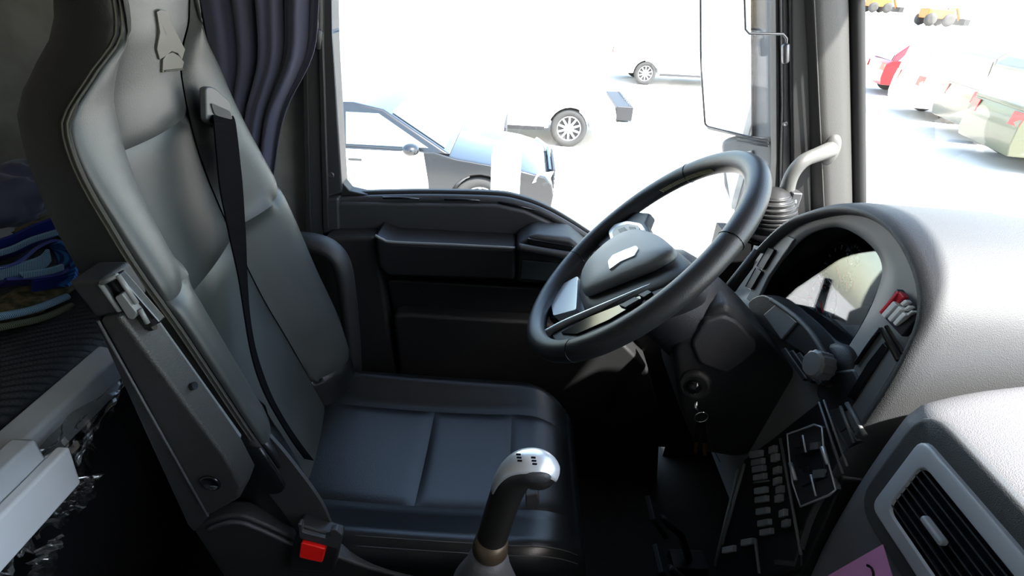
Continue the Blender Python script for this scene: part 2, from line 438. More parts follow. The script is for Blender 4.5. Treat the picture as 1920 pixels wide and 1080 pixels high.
def P_bol(z, side, t):               # ridge -> inner seam
    hw, xr, xc, ridge, inner, rear = sect(z, side)
    b = max(0, min(1, (xr - xc) / .05))
    p = bez([ridge, V((xr + .026 * b, hw - .008)), V((xr + .020 * b, lerp(hw, inner.y, .55))), V((xc + .018, inner.y + .018)), inner], t)
    return sh(V((p.x, SY + side * p.y, z)))
def P_mid(z, u):                     # -1..1 across the centre panel
    hw, xr, xc, ridge, inner, rear = sect(z, 1)
    return sh(V((xc + .006 * (1 - u * u) - .002, SY + u * inner.y, z)))
def patch(fn, u0, u1, z0, z1, nu, nv, depth=.005, w=.009, edges=(.35, .35, 1, 1)):
    f0 = z0 if callable(z0) else (lambda u: z0)
    f1 = z1 if callable(z1) else (lambda u: z1)
    """grid over fn(z,u) whose borders dip inwards like a sewn seam"""
    def q(u, v):
        uu = lerp(u0, u1, u); za_, zb_ = f0(uu), f1(uu); z = lerp(za_, zb_, v)
        p = fn(z, uu); e = 1e-3
        a = fn(z, uu + e * (u1 - u0)) - fn(z, uu - e * (u1 - u0)); b = fn(z + e, uu) - fn(z - e, uu)
        nrm = a.cross(b)
        nrm = nrm.normalized() if nrm.length > 1e-12 else V((1, 0, 0))
        wid = (fn(z, u1) - fn(z, u0)).length + 1e-6; hei = abs(zb_ - za_)
        k = 0
        for on, dist in zip(edges, (u * wid, (1 - u) * wid, v * hei, (1 - v) * hei)):
            if on: k = max(k, on * math.exp(-(dist / w) ** 1.3))
        c = V((-.56, SY, p.z)) - p
        if nrm.dot(c) < 0: nrm = -nrm
        return p + nrm * depth * k
    return MB().grid(q, nu, nv)
# shell: both flanks and the back
rings = []
for j in range(49):
    z = lerp(ZB, ZT, j / 48)
    near = [P_side(z, -1, t / 8) for t in range(9)]
    far = [P_side(z, 1, 1 - t / 8) for t in range(9)]
    hw, xr, xc, ridge, inner, rear = sect(z, 1)
    front = [sh(V((xc - .008, SY - inner.y, z))), sh(V((xc - .02, SY, z))), sh(V((xc - .008, SY + inner.y, z)))]
    rings.append(near + front + far)
back = MB().loft(rings).build('backrest', LEATHER_F, seat, smooth=True)
ZS1, ZS2 = .95, 1.178                # seams of the centre panels
patch(P_mid, -1, 1, .45, ZS1, 24, 30).build('centre_panel', LEATHER, back, smooth=True)
patch(P_mid, -1, 1, ZS1, ZS2, 24, 24).build('centre_panel', LEATHER, back, smooth=True)
def P_head(z, u):
    hw, xr, xc, ridge, inner, rear = sect(z, 1)
    return sh(V((xc + .012 * (1 - u * u) - .002, SY + u * inner.y, z)))
patch(P_head, -1, 1, ZS2, 1.598, 24, 40).build('headrest_panel', LEATHER, back, smooth=True)
for s in (-1, 1):
    zs = (lambda t: 1.035) if s < 0 else (lambda t: lerp(1.02, .965, t))
    zc = .785 if s < 0 else .60
    patch(lambda z, t: P_bol(z, s, t), 0, 1, .45, zc, 20, 30, edges=(.8, .35, 1, 1)).build('bolster_cuff', LEATHER_SM, back, smooth=True)
    patch(lambda z, t: P_bol(z, s, t), 0, 1, zc, zs, 20, 40, edges=(.8, .35, 1, 1)).build('bolster', LEATHER, back, smooth=True)
    patch(lambda z, t: P_bol(z, s, t), 0, 1, zs, 1.598, 20, 48, edges=(.8, .35, 1, 1)).build('bolster', LEATHER, back, smooth=True)
    for k, tt in enumerate((.93, .98)):
        path = [P_side(lerp(.80 if s < 0 else .6, 1.58, i / 70), s, tt) for i in range(71)]
        path = [p + V((.0008, s * .0016, 0)) for p in path]
        MB().tube(path, .0011, 6).build('stitching', STITCH, back, smooth=True)
# dark leather cuff that wraps the foot of the near bolster
MB().grid(lambda u, v: P_side(lerp(.46, .785, v), -1, lerp(.3, .99, u)) + V((.001, -.003, 0)), 16, 12).build('bolster_cuff', LEATHER_SM, back, smooth=True, solid=.003)
# embossed emblem on the headrest: tall flared shaft over a trapezoid foot
def on_head(px, py, off=.003):
    q = at(px, py, X=-.50)
    for _ in range(4):
        xc = sect(q.z, 1)[2]; u = (q.y - SY) / .106
        q = at(px, py, X=xc + .012 * (1 - u * u) - .002 - YAW * (q.y - SY))
    return V((q.x + off, q.y, q.z))
E1 = [(290, 22), (297, 18), (309, 20), (318, 45), (344, 92), (338, 112), (330, 100), (318, 96), (306, 106), (296, 112), (290, 92), (295, 60)]
E2 = [(302, 112), (310, 101), (320, 98), (332, 104), (342, 116), (338, 132), (301, 136)]
for k, E_ in enumerate((E1, E2)):
    MB().prism([on_head(*p, .0030) for p in E_], (-.008, 0, 0)).build('emblem', BEIGE, back, bevel=.0010)
MB().tube([on_head(304, 133, .004), on_head(338, 129, .004)], .001, 6).build('emblem_line', STITCH, back)
# belt guide set into the far shoulder
gd = rounded([(386, 162), (402, 163), (432, 190), (440, 246), (400, 236), (388, 226)], 8)
gX = -.522
MB().prism([at(p.x, p.y, X=gX + .006) for p in gd], (-.012, 0, 0)).build('belt_guide', mat('guide_plastic', (.045, .047, .048), .5), seat, bevel=.003)
gs = rounded([(396, 193), (404, 196), (432, 208), (436, 224), (424, 226), (402, 214)], 5)
MB().prism([at(p.x, p.y, X=gX + .008) for p in gs], (-.006, 0, 0)).build('belt_slot', RUBBER, seat, bevel=.001)
# shoulder strap: leaves the slot, runs down the far bolster and turns edge-on
sp = [(418, 215, -.530), (422, 232, -.506), (429, 300, -.496), (434, 350, -.488), (440, 400, -.480), (447, 455, -.470), (455, 520, -.455), (463, 590, -.440), (473, 650, -.42), (487, 700, -.40), (505, 745, -.38), (530, 790, -.36), (556, 830, -.355), (580, 862, -.37)]
hwid = [19, 20, 21, 21, 18, 14, 8, 5, 5, 6, 6, 6, 7, 8]
ctr = smooth_path([at(x, y, X=X) for x, y, X in sp], 4)
lft = smooth_path([at(x - h, y, X=X) for (x, y, X), h in zip(sp, hwid)], 4)
rgt = smooth_path([at(x + h, y + 3, X=X - .012) for (x, y, X), h in zip(sp, hwid)], 4)
MB().ribbon(ctr, [(b - a) / 2 for a, b in zip(lft, rgt)], .0012).build('shoulder_strap', BELT, seat, smooth=False)

# ---- cushion
CZ = .535
#  x along the cushion: half width, top z of middle, top z of bolster
def cushion_top(x, y):
    u = (y - SY) / .235
    lift = .035 * max(0, (abs(u) - .62) / .38) ** 1.0 * (1 if abs(u) < .9 else 1)
    s = (x + .42) / .57
    roll = -.055 * max(0, (s - .80) / .20) ** 2.4
    dish = -.018 * math.sin(PI * min(1, max(0, s))) * (1 - min(1, u * u))
    return CZ + lift * (1 - .5 * s) + roll + dish
def cush(x, t):
    """section of the cushion at x, t 0..1 from near skirt over the top to the far skirt"""
    half = .235 - .03 * max(0, (x - .02) / .13) ** 2
    if t < .14 or t > .86:
        s = -1 if t < .5 else 1
        k = (t if t < .5 else 1 - t) / .14
        a = k * PI / 2
        zt = cushion_top(x, SY + s * half * .88)
        if k < .4: return V((x, SY + s * (half + .012), lerp(.38, zt - .05, k / .4)))
        a = (k - .4) / .6 * PI / 2
        return V((x, SY + s * (half * .88 + (half * .12 + .012) * math.cos(a)), zt - .05 + .05 * math.sin(a)))
    y = lerp(SY - half * .88, SY + half * .88, (t - .14) / .72)
    return V((x, y, cushion_top(x, y)))
def cpatch(x0, x1, t0, t1, nx, nt, ex=(1, 1), et=(1, 1), dep=.005, w=.010):
    def q(u, v):
        x = lerp(x0, x1, v); t = lerp(t0, t1, u); p = cush(x, t)
        k = 0; L = abs(x1 - x0); W = abs(t1 - t0) * .62
        for on, dist in ((ex[0], v * L), (ex[1], (1 - v) * L), (et[0], u * W), (et[1], (1 - u) * W)):
            if on: k = max(k, math.exp(-(dist / w) ** 1.3))
        c = V((p.x, SY, .40)) - p
        return p + c.normalized() * dep * k
    return MB().grid(q, nt, nx)
def section_core(x, sh=.992):
    return [V((x, SY + (p.y - SY) * sh, p.z - .006)) for p in (cush(x, i / 30) for i in range(31))]
core = [section_core(lerp(-.43, .15, i / 24)) for i in range(25)]
nose = []
for i in range(1, 7):
    a = i / 6 * PI / 2
    nose.append([V((.15 + .022 * math.sin(a), SY + (p.y - SY) * lerp(1, .95, 1 - math.cos(a)), lerp(p.z, .40, 1 - math.cos(a)))) for p in core[-1]])
cu = MB().loft(core + nose).build('cushion', LEATHER_SM, seat, smooth=True)
TI, TO = .27, .73
XS = (-.42, -.165, .015, .149)
for k in range(3):
    cpatch(XS[k], XS[k + 1], TI, TO, 20, 20).build('cushion_panel', LEATHER_SM, cu, smooth=True)
for a, b in ((0.02, TI), (TO, .98)):
    cpatch(-.42, .149, a, b, 40, 20, et=(a > .5, a < .5), ex=(0, 0)).build('cushion_bolster', LEATHER_SM, cu, smooth=True)
for k, t in enumerate((.105, .125)):
    MB().tube([cush(lerp(-.25, .145, i / 40), t) + V((0, -.001, .001)) for i in range(41)], .0011, 6).build('stitching', PLAST_G, cu, smooth=True)
# lever tab poking out at the front near corner
tb = [at(x, y, Y=.60) for x, y in ((985, 930), (1008, 926), (1012, 945), (1000, 956), (986, 952))]
MB().prism(tb, (0, .02, 0)).build('lever_tab', PLAST_G, seat, bevel=.003)
# ---- seat base: side valance, recliner cover, suspension box
val = smooth_path([at(x, y, Y=.545) for x, y in ((362, 996), (400, 975), (440, 966), (480, 978), (536, 1003), (620, 1040), (760, 1085), (1000, 1130))], 5)
MB().prism(val + [V((.10, .545, .28)), V((-.45, .545, .28))], (0, .03, 0)).build('side_valance', PLAST, seat, bevel=.006)
MB().tube([p + V((0, -.003, -.012)) for p in val[4:24]], .004, 8).build('valance_edge', PLAST_G, seat, smooth=True)
MB().box((-.15, SY, .22), (.46, .40, .42)).build('suspension_box', PLAST_D, seat, bevel=.03)
MB().box((-.15, SY, .36), (.56, .47, .06)).build('seat_pan', PLAST_D, seat, bevel=.015)

# ---- near armrest, folded up beside the backrest
AY = .475
arm_px = [(183, 600), (222, 590), (424, 860), (454, 915), (446, 938), (391, 968), (383, 962)]
arm = MB().prism([at(x, y, Y=AY) for x, y in arm_px], (0, .042, 0)).build('armrest', mat('armrest_plastic', (.016, .0155, .0145), .5, bump=.3, bscale=700), seat, bevel=.006, seg=3)
# front facet, windscreen light put into its pale colour, set back behind the near face
fc = [(219, 593), (224, 588), (428, 858), (424, 864)]
MB().prism([at(x, y, Y=AY + .004) for x, y in fc], (0, .040, 0)).build('lit_facet', mat('armrest_facet_lit', (.085, .092, .095), .45), arm, bevel=.004)
for x, y, r in ((263, 628, .0045), (281, 614, .0045), (358, 725, .005)):
    c = at(x, y, Y=AY + .022)
    MB().lathe([(r, 0), (r, .006)], c, (1, 0, .4), 14).build('bolt_hole', GLOSS, arm, smooth=False)
c = at(395, 905, Y=AY - .001)
MB().lathe([(.0135, .0), (.0135, .002), (.011, .003), (.010, .001)], c, (0, -1, 0), 20).build('pivot_hole', GLOSS, arm, smooth=True)
# rear spine of the armrest
sp_px = [(176, 600), (183, 602), (390, 969), (364, 998), (352, 985)]
MB().prism([at(x, y, Y=AY + .004) for x, y in sp_px], (0, .045, 0)).build('armrest_spine', PLAST, arm, bevel=.003)
MB().tube([at(184, 602, Y=AY - .001), at(390, 968, Y=AY - .001)], .0016, 6).build('spine_highlight', DASH, arm, smooth=True)  # pale bead in place of the highlight along this edge
# release lever cradle at the top
fr_o = [(186, 530), (220, 514), (300, 606), (268, 622)]
MB().prism([at(x, y, Y=AY + .016) for x, y in fr_o], (0, .012, 0)).build('lever_cradle', GLOSS, arm, bevel=.002)
for a, b in (((188, 532), (229, 590)), ((190, 531), (220, 516)), ((221, 516), (256, 569)), ((262, 580), (277, 606)), ((246, 612), (258, 620))):
    MB().tube([at(*a, Y=AY + .010), at(*b, Y=AY + .010)], .0028, 6).build('cradle_rim', FACE, arm, smooth=True)
lv = rounded([(214, 558), (228, 550), (257, 588), (250, 600), (240, 598)], 4)
MB().prism([at(p.x, p.y, Y=AY + .006) for p in lv], (0, .015, 0)).build('release_lever', FACE, arm, bevel=.002)
MB().prism([at(x, y, Y=AY + .010) for x, y in ((124, 528), (186, 528), (228, 590), (180, 598), (150, 560))], (0, .05, 0)).build('armrest_head', PLAST, arm, bevel=.005)
# far armrest, folded up on the door side
fa = smooth_path([at(x, y, Y=1.10) for x, y in ((545, 452), (585, 455), (620, 468), (642, 500), (652, 560), (660, 640), (664, 720), (668, 800))], 5)
MB().tube(fa, .020, 12, flat=1.6).build('far_armrest', PLAST, seat, smooth=True)

# ---- lap strap and red-button buckle
lp = smooth_path([at(440, 800, Y=.60), at(490, 850, Y=.575), at(535, 905, Y=.56), at(575, 960, Y=.55), at(596, 1005, Y=.548)], 6)
wv = (at(560, 905, Y=.56) - at(505, 945, Y=.56)) * .5
MB().ribbon(lp, wv, .003).build('lap_strap', mat('lit_grey_webbing', (.016, .016, .017), .7), seat)  # lit look of the strap put into a greyer webbing
bk = [(548, 1020), (560, 985), (640, 1010), (625, 1075), (540, 1070)]
bko = MB().prism([at(x, y, Y=.525) for x, y in bk], (0, .025, 0)).build('belt_buckle', PLAST_D, seat, bevel=.005)
tg = rounded([(558, 982), (566, 984), (566, 998), (610, 1010), (622, 1002), (618, 994), (630, 994), (642, 1004), (634, 1030), (562, 1010)], 3)
MB().prism([at(p.x, p.y, Y=.519) for p in tg], (0, .01, 0)).build('buckle_tongue', PLAST_G, bko, bevel=.0015)
rb = rounded([(564, 1018), (610, 1030), (604, 1056), (560, 1046)], 4)
MB().prism([at(p.x, p.y, Y=.516) for p in rb], (0, .012, 0)).build('release_button', RED, bko, bevel=.002)
# ------------------------------------------------------------------ steering wheel
wal, wyaw = math.radians(44), math.radians(9)
WN = V((-math.cos(wal) * math.cos(wyaw), math.cos(wal) * math.sin(wyaw), math.sin(wal)))
WE1 = V((0, 0, 1)).cross(WN).normalized(); WE2 = WN.cross(WE1)
WC = V((.211, .845, .996))
def wp(px, py, h=0.0):
    d = ray(px, py); return CAM + d * ((WC + WN * h - CAM).dot(WN) / d.dot(WN))
wheel = thing('steering_wheel', 'black leather steering wheel with silver spoke inserts', 'steering wheel', WC - WN * .06)
RC, RT_ = .2285, .0185
def rim_pt(a, r=RC, h=0.0): return WC + WE1 * (r * math.cos(a)) + WE2 * (r * math.sin(a)) + WN * h
MB().tube([rim_pt(2 * PI * k / 120) for k in range(120)], RT_, 18, closed=True).build('rim', LEATHER_R, wheel, smooth=True)
for a in (.75, 2.52, 3.85, 5.75):
    MB().tube([rim_pt(a) + (( rim_pt(a) - WC).normalized() * math.cos(t) + WN * math.sin(t)) * (RT_ + .0002) for t in [2 * PI * k / 24 for k in range(24)]], .0008, 6, closed=True).build('rim_seam', GLOSS, wheel, smooth=True)
# grip stitching on the inner side of the upper far rim
for k in range(34):
    a = lerp(2.60, 3.22, k / 33) - .42
    rad = (rim_pt(a) - WC).normalized(); tan = WN.cross(rad)
    p = rim_pt(a) - rad * (RT_ + .0003)
    if k % 2: q = 1
    else: q = -1
    MB().tube([p - WN * .004 - tan * .0022, p + WN * .004 + tan * .0022], .0006, 4).build('stitch', STITCH_L, wheel)
hub_px = [(1084, 562), (1080, 530), (1094, 497), (1120, 466), (1150, 446), (1190, 430), (1222, 434), (1252, 452), (1285, 480), (1290, 505), (1255, 528), (1215, 545), (1160, 566), (1100, 584)]
hub = smooth_path([wp(x, y, -.005) for x, y in hub_px], 4, closed=True)
hc = sum(hub, V()) / len(hub)
def hl(s, h): return [hc + (p - hc) * s + WN * h for p in hub]
MB().loft([hl(.86, -.07), hl(.98, -.05), hl(1.0, -.02), hl(.985, -.010), hl(.93, -.003), hl(.80, .001), hl(.5, .002), hl(.15, .002)]).build('hub_cover', PLAST_G, wheel, smooth=True)
inner = smooth_path([wp(x, y, .0) for x, y in [(1106, 552), (1100, 526), (1112, 498), (1150, 462), (1190, 442), (1225, 448), (1252, 464), (1262, 484), (1225, 508), (1185, 524), (1140, 542)]], 4, closed=True)
ic = sum(inner, V()) / len(inner); inner = [ic + (p - ic) * 1.08 for p in inner]
MB().loft([[ic + (p - ic) * s + WN * h for p in inner] for s, h in ((1.0, .002), (.98, .012), (.88, .018), (.5, .022), (.1, .023))]).build('airbag_cover', mat('airbag_grey', (.17, .18, .18), .5, bump=.2, bscale=700), wheel, smooth=True)
em = rounded([(1139, 490), (1148, 478), (1168, 469), (1192, 460), (1197, 465), (1189, 479), (1163, 490), (1142, 505)], 2)
MB().prism([wp(p.x, p.y, .0245) for p in em], -WN * .010).build('emblem', SILVER, wheel, bevel=.001)
# far spoke with its button pod
sp1 = [(1118, 462), (1134, 428), (1160, 408), (1192, 396), (1218, 398), (1210, 416), (1222, 440), (1186, 446), (1150, 462)]
MB().prism([wp(x, y, -.008) for x, y in sp1], -WN * .022).build('spoke', PLAST, wheel, bevel=.005)
pf = rounded([(1140, 434), (1152, 420), (1176, 414), (1203, 419), (1208, 432), (1176, 440), (1148, 458)], 6)
fo = MB().prism([wp(p.x, p.y, .0) for p in pf], -WN * .012).build('button_frame', SILVER, wheel, bevel=.002)
pi_ = rounded([(1147, 435), (1156, 424), (1177, 419), (1197, 423), (1200, 430), (1172, 437), (1151, 450)], 4)
MB().prism([wp(p.x, p.y, .003) for p in pi_], -WN * .006).build('button_plate', mat('grey_button_plate', (.10, .105, .115), .4), fo, bevel=.001)
for a in (((1158, 430), (1170, 425), (1176, 431), (1163, 437)), ((1178, 424), (1190, 425), (1193, 431), (1181, 432))):
    MB().prism([wp(x, y, .0045) for x, y in a], -WN * .003).build('button', PLAST_G, fo, bevel=.001)
# lower spoke with satin insert
sq = rounded([(1029, 546), (1083, 517), (1080, 580), (1037, 592)], 4)
MB().prism([wp(p.x, p.y, -.008) for p in sq], -WN * .016).build('spoke_insert', SILVER, wheel, bevel=.004)
MB().prism([wp(x, y, -.02) for x, y in ((1020, 552), (1100, 508), (1100, 584), (1030, 600))], -WN * .02).build('spoke', PLAST, wheel, bevel=.004)
# near spoke: black body, silver strip, buttons
ns = [(1026, 620), (1100, 582), (1210, 535), (1275, 500), (1285, 540), (1180, 600), (1080, 640), (1040, 640)]
MB().prism([wp(x, y, -.012) for x, y in ns], -WN * .022).build('spoke', PLAST_D, wheel, bevel=.004)
st = smooth_path([wp(x, y, -.008) for x, y in ((1024, 626), (1060, 606), (1100, 588), (1150, 566), (1195, 546), (1222, 534))], 4)
MB().tube(st, [.0085 - .0055 * i / (len(st) - 1) for i in range(len(st))], 8, flat=.6).build('spoke_insert', SILVER, wheel, smooth=True)
fi = rounded([(1050, 624), (1100, 596), (1160, 572), (1205, 552), (1198, 566), (1140, 600), (1080, 626)], 4)
MB().prism([wp(p.x, p.y, -.008) for p in fi], -WN * .01).build('button_plate', GLOSS, wheel, bevel=.002)
for a in (((1160, 572), (1190, 556), (1200, 560), (1172, 576)), ((1196, 552), (1214, 543), (1222, 547), (1206, 557))):
    MB().prism([wp(x, y, -.004) for x, y in a], -WN * .006).build('button', PLAST_G, wheel, bevel=.001)

# ------------------------------------------------------------------ steering column
colm = thing('steering_column', 'black plastic steering column shroud with hexagonal side cover and ignition lock', 'steering column', (.40, .82, .80))
ax = -WN
def cring(h, a, b, up=0.0): return [WC + ax * h + WE1 * (a * math.cos(t)) + WE2 * (b * math.sin(t) + up) for t in [2 * PI * k / 28 for k in range(28)]]
MB().loft([cring(.045, .055, .05), cring(.06, .075, .068), cring(.09, .085, .078), cring(.13, .086, .080), cring(.19, .078, .076), cring(.30, .06, .05)]).build('upper_shroud', PLAST_G, colm, smooth=True)
sh = rounded([(1262, 660), (1292, 622), (1335, 582), (1366, 570), (1440, 640), (1520, 730), (1520, 800), (1440, 850), (1380, 862), (1310, 850), (1276, 770)], 14)
MB().prism([at(p.x, p.y, Y=.745) for p in sh], (0, .17, 0)).build('lower_shroud', PLAST, colm, bevel=.02, seg=3)
hx = rounded([(1296, 645), (1322, 602), (1358, 592), (1385, 605), (1421, 645), (1416, 664), (1364, 702), (1312, 684)], 9)
MB().prism([at(p.x, p.y, Y=.738) for p in hx], (0, .03, 0)).build('side_cover', mat('side_cover_plastic', (.035, .034, .036), .55, bump=.3, bscale=700), colm, bevel=.006, seg=3)
ic_ = at(1303, 716, Y=.742)
MB().lathe([(.028, 0), (.028, .012), (.022, .018), (.019, .016)], ic_, (-.35, -1, .1), 24).build('lock_ring', PLAST, colm, smooth=True)
MB().blob(ic_ + V((-.006, -.016, .002)), (.014, .012, .014), 12).build('lock_cap', GLOSS, colm, smooth=True)
for a, b in (((1420, 470), (1352, 560)), ((1250, 640), (1290, 606))):
    MB().tube([at(*a, Y=.95), at(*b, Y=.92)], [.008, .011], 10).build('stalk', PLAST, colm, smooth=True)

keys = thing('key_ring', 'key ring with two brass-tipped keys hanging from the ignition lock', 'keys', at(1310, 850, Y=.715))
kc = at(1315, 782, Y=.712); rr = .0115
MB().tube([at(1306, 752, Y=.72), at(1304, 764, Y=.715), at(1309, 772, Y=.712)], .0032, 8).build('key_bow', CHROME, keys, smooth=True)
MB().tube([kc + V((math.cos(t) * rr, 0, math.sin(t) * rr)) for t in [2 * PI * k / 24 for k in range(24)]], .0012, 6, closed=True).build('split_ring', CHROME, keys, smooth=True)
BRASS = mat('brass', (.75, .42, .10), .3, metal=1)
for (x0, y0), (x1, y1), (x2, y2) in (((1311, 792), (1306, 828), (1304, 850)), ((1319, 792), (1320, 830), (1322, 854))):
    a, b, c = at(x0, y0, Y=.712), at(x1, y1, Y=.71), at(x2, y2, Y=.71)
    k = MB().ribbon([a, b], V((.0045, 0, 0)), .001).build('key_head', GLOSS, keys)
    MB().ribbon([b, c], V((.0032, 0, 0)), .0008).build('key_blade', BRASS, keys)
MB().tube(smooth_path([at(1323, 792, Y=.712), at(1332, 830, Y=.71), at(1350, 866, Y=.71)], 6), .0008, 5).build('cord', PLAST_G, keys)

# ------------------------------------------------------------------ dashboard
DTILT = .13
def dx(z): return .5 + DTILT * (z - .94)
def ad(px, py, d=0.0):
    r = ray(px, py)
    t = (.5 + DTILT * (CAM.z - .94) + d - CAM.x) / (r.x - DTILT * r.z)
    return CAM + r * t
def D(y, z, d=0.0): return V((dx(z) + d, y, z))
dash = thing('dashboard', 'grey and black dashboard with hooded instrument cluster and centre air vent', 'dashboard', (.80, .3, .3))
# main body below and behind the face
MB().box((.84, .165, .55), (.44, 2.18, .58)).build('dash_lower', PLAST_D, dash, bevel=.02)
prof = [(.61, .80), (.60, .86), (.64, .925), (.80, .95), (1.06, .92), (1.06, .80)]
MB().loft([[V((x, y, z)) for x, z in prof] for y in (-.93, .2, .9, 1.26)]).build('dash_body', DASH_TOP, dash, bevel=.03, seg=3)
# hood: outline of the lip in the face plane, sampled around the cluster centre
HO = [(1350, 560), (1368, 530), (1411, 470), (1468, 413), (1525, 387), (1586, 378), (1647, 395), (1696, 441), (1729, 507), (1739, 564), (1733, 613), (1705, 678), (1672, 735), (1618, 817), (1566, 902), (1521, 976), (1492, 1072)]
OP = [(1422, 548), (1432, 525), (1468, 490), (1505, 450), (1542, 431), (1578, 427), (1619, 448), (1648, 478), (1656, 507), (1650, 535), (1627, 588), (1599, 637), (1578, 660), (1540, 640), (1500, 600), (1456, 560)]
ho = [ad(*p, -.004) for p in HO]; op = [ad(*p, .020) for p in OP]
ho = smooth_path(ho, 5)
ho += [D(.60, .50), D(.95, .50), D(1.16, .62), D(1.18, .74)]
ops = smooth_path(op, 4, closed=True)
cy, cz = .80, .955
def radial(loop, n=120):
    """distance from the cluster centre to a closed loop, by angle"""
    out = []
    for k in range(n):
        a = 2 * PI * k / n; dy, dz = math.cos(a), math.sin(a); best = .05
        for i in range(len(loop)):
            p, q = loop[i - 1], loop[i]
            ay, az, by, bz = p.y - cy, p.z - cz, q.y - cy, q.z - cz
            den = dy * (bz - az) - dz * (by - ay)
            if abs(den) < 1e-9: continue
            t = (ay * (bz - az) - az * (by - ay)) / den
            u = (ay * dz - az * dy) / den
            if t > 0 and -1e-6 <= u <= 1 + 1e-6: best = max(best, t)
        out.append(best)
    return out
NR = 160
RO_, RI_ = radial(ho, NR), radial(ops, NR)
def rl(R, d, off=0.0, s=1.0):
    return [D(cy + math.cos(2*PI*k/NR) * (R[k] * s + off), cz + math.sin(2*PI*k/NR) * (R[k] * s + off), d) for k in range(NR)]
K0, K1 = int(NR * -6 / 360), int(NR * 236 / 360)
def arc(l): return [l[k % NR] for k in range(K0, K1 + 1)]
MB().loft([arc(q) for q in (rl(RO_, .42, -.03), rl(RO_, .20, -.004), rl(RO_, .03, .0), rl(RO_, .008, -.002), rl(RO_, -.004, -.007), rl(RO_, -.006, -.013), rl(RO_, .002, -.019), rl(RO_, .014, -.022))], cap=False, closed_ring=False).build('hood', DASH, dash, smooth=True)
mixr = [[lerp(RI_[k], max(RO_[k] - .02, RI_[k] + .002), f) for k in range(NR)] for f in (0, .05, .5, 1)]
face = MB().loft([rl(mixr[3], .012), rl(mixr[2], .014), rl(mixr[1], .016), rl(mixr[0], .020)], cap=False).build('face_plate', FACE, dash, smooth=True)
well = MB().loft([rl(RI_, .019), rl(RI_, .03, -.002), rl(RI_, .14, -.004)], cap=False).build('cluster_well', PLAST_D, dash, smooth=False)
# instruments: dark dial plate, two large dials, four small ones, clear cover
def tilt(loop, d0): return [V((dx(p.z) + d0 + .21 * (p.z - cz), p.y, p.z)) for p in loop]
plate = MB().prism(tilt(rl(RI_, 0, .001), .092), (.004, 0, 0)).build('dial_plate', mat('dial_plate', (.010, .010, .013), .35), dash)
DIALW = mat('dial_marks', (.5, .52, .55), .5); DIALR = mat('dial_red', (.8, .02, .02), .5)
def dial(px, py, r, red=False):
    c = ad(px, py, .085); c = V((dx(c.z) + .088 + .21 * (c.z - cz), c.y, c.z))
    d = MB().tube([c + V((-.001, math.cos(t) * r, math.sin(t) * r)) for t in [2*PI*k/36 for k in range(36)]], .0016, 6, closed=True).build('dial', STEEL, dash, smooth=True)
    for k in range(11):
        a = math.radians(225 - 27 * k); u = V((DTILT * math.sin(a), math.cos(a), math.sin(a)))
        MB().ribbon([c + u * r * .72 + V((-.002, 0, 0)), c + u * r * .92 + V((-.002, 0, 0))], V((0, -math.sin(a), math.cos(a))) * .0012, .0005).build('tick', DIALR if red and k > 8 else DIALW, d)
    a = math.radians(215); u = V((0, math.cos(a), math.sin(a)))
    MB().ribbon([c + V((-.003, 0, 0)), c + u * r * .8 + V((-.003, 0, 0))], V((0, -u.z, u.y)) * .0014, .0005).build('needle', DIALR, d)
for a in ((1566, 500, .044), (1548, 566, .044, True), (1588, 478, .019), (1545, 528, .018, True), (1535, 592, .020, True), (1585, 530, .015)):
    dial(*a)
COVER = glass('cluster_cover_glass', (.9, .92, .95), .085, .03)
MB().prism(tilt(rl(RI_, 0, -.001), .056), (.002, 0, 0)).build('cluster_cover', COVER, dash)
# two slim blank switches left of the cluster
for q in (((1440, 463), (1452, 469), (1430, 506), (1419, 499)), ((1417, 502), (1428, 509), (1408, 543), (1398, 537))):
    o = MB().prism([ad(*p, .006) for p in q], (.01, 0, 0)).build('blank_switch', PLAST_G, dash, bevel=.002)
    MB().tube([ad(*p, .006) for p in q], .0012, 5, closed=True).build('switch_gap', GLOSS, o)
lf = [(1398, 560), (1418, 520), (1455, 455), (1475, 440), (1490, 448), (1440, 520), (1425, 552), (1410, 570)]
MB().prism([ad(*p, .011) for p in lf], (.008, 0, 0)).build('switch_bezel', FACE, dash, bevel=.003)
# tray below the cluster: dark pocket under a curved brow
tr = smooth_path([ad(*p, -.012) for p in ((1402, 570), (1425, 553), (1450, 562), (1480, 585), (1510, 612), (1536, 645), (1552, 675), (1540, 690), (1500, 660), (1455, 632), (1420, 605))], 4, closed=True)
MB().prism(tr, (.03, 0, 0)).build('tray_pocket', PLAST_D, dash, bevel=.003)
br = smooth_path([ad(*p, -.018) for p in ((1446, 562), (1470, 578), (1500, 602), (1528, 634), (1548, 668))], 6)
MB().tube(br, .0045, 8).build('tray_brow', DASH, dash, smooth=True)
MB().prism([ad(*p, -.016) for p in ((1430, 590), (1456, 568), (1494, 604), (1464, 638))], (.012, 0, 0)).build('tray_lid', FACE, dash, bevel=.003)
# slotted row under the tray
for k in range(4):
    x, y = 1462 + k * 14, 655 + k * 4
    q = ((x, y), (x + 9, y - 4), (x + 52, y + 56), (x + 42, y + 60))
    MB().prism([ad(*p, -.010) for p in q], (.012, 0, 0)).build('slot_bar', (PLAST_G, PLAST_D)[k % 2], dash, bevel=.003)
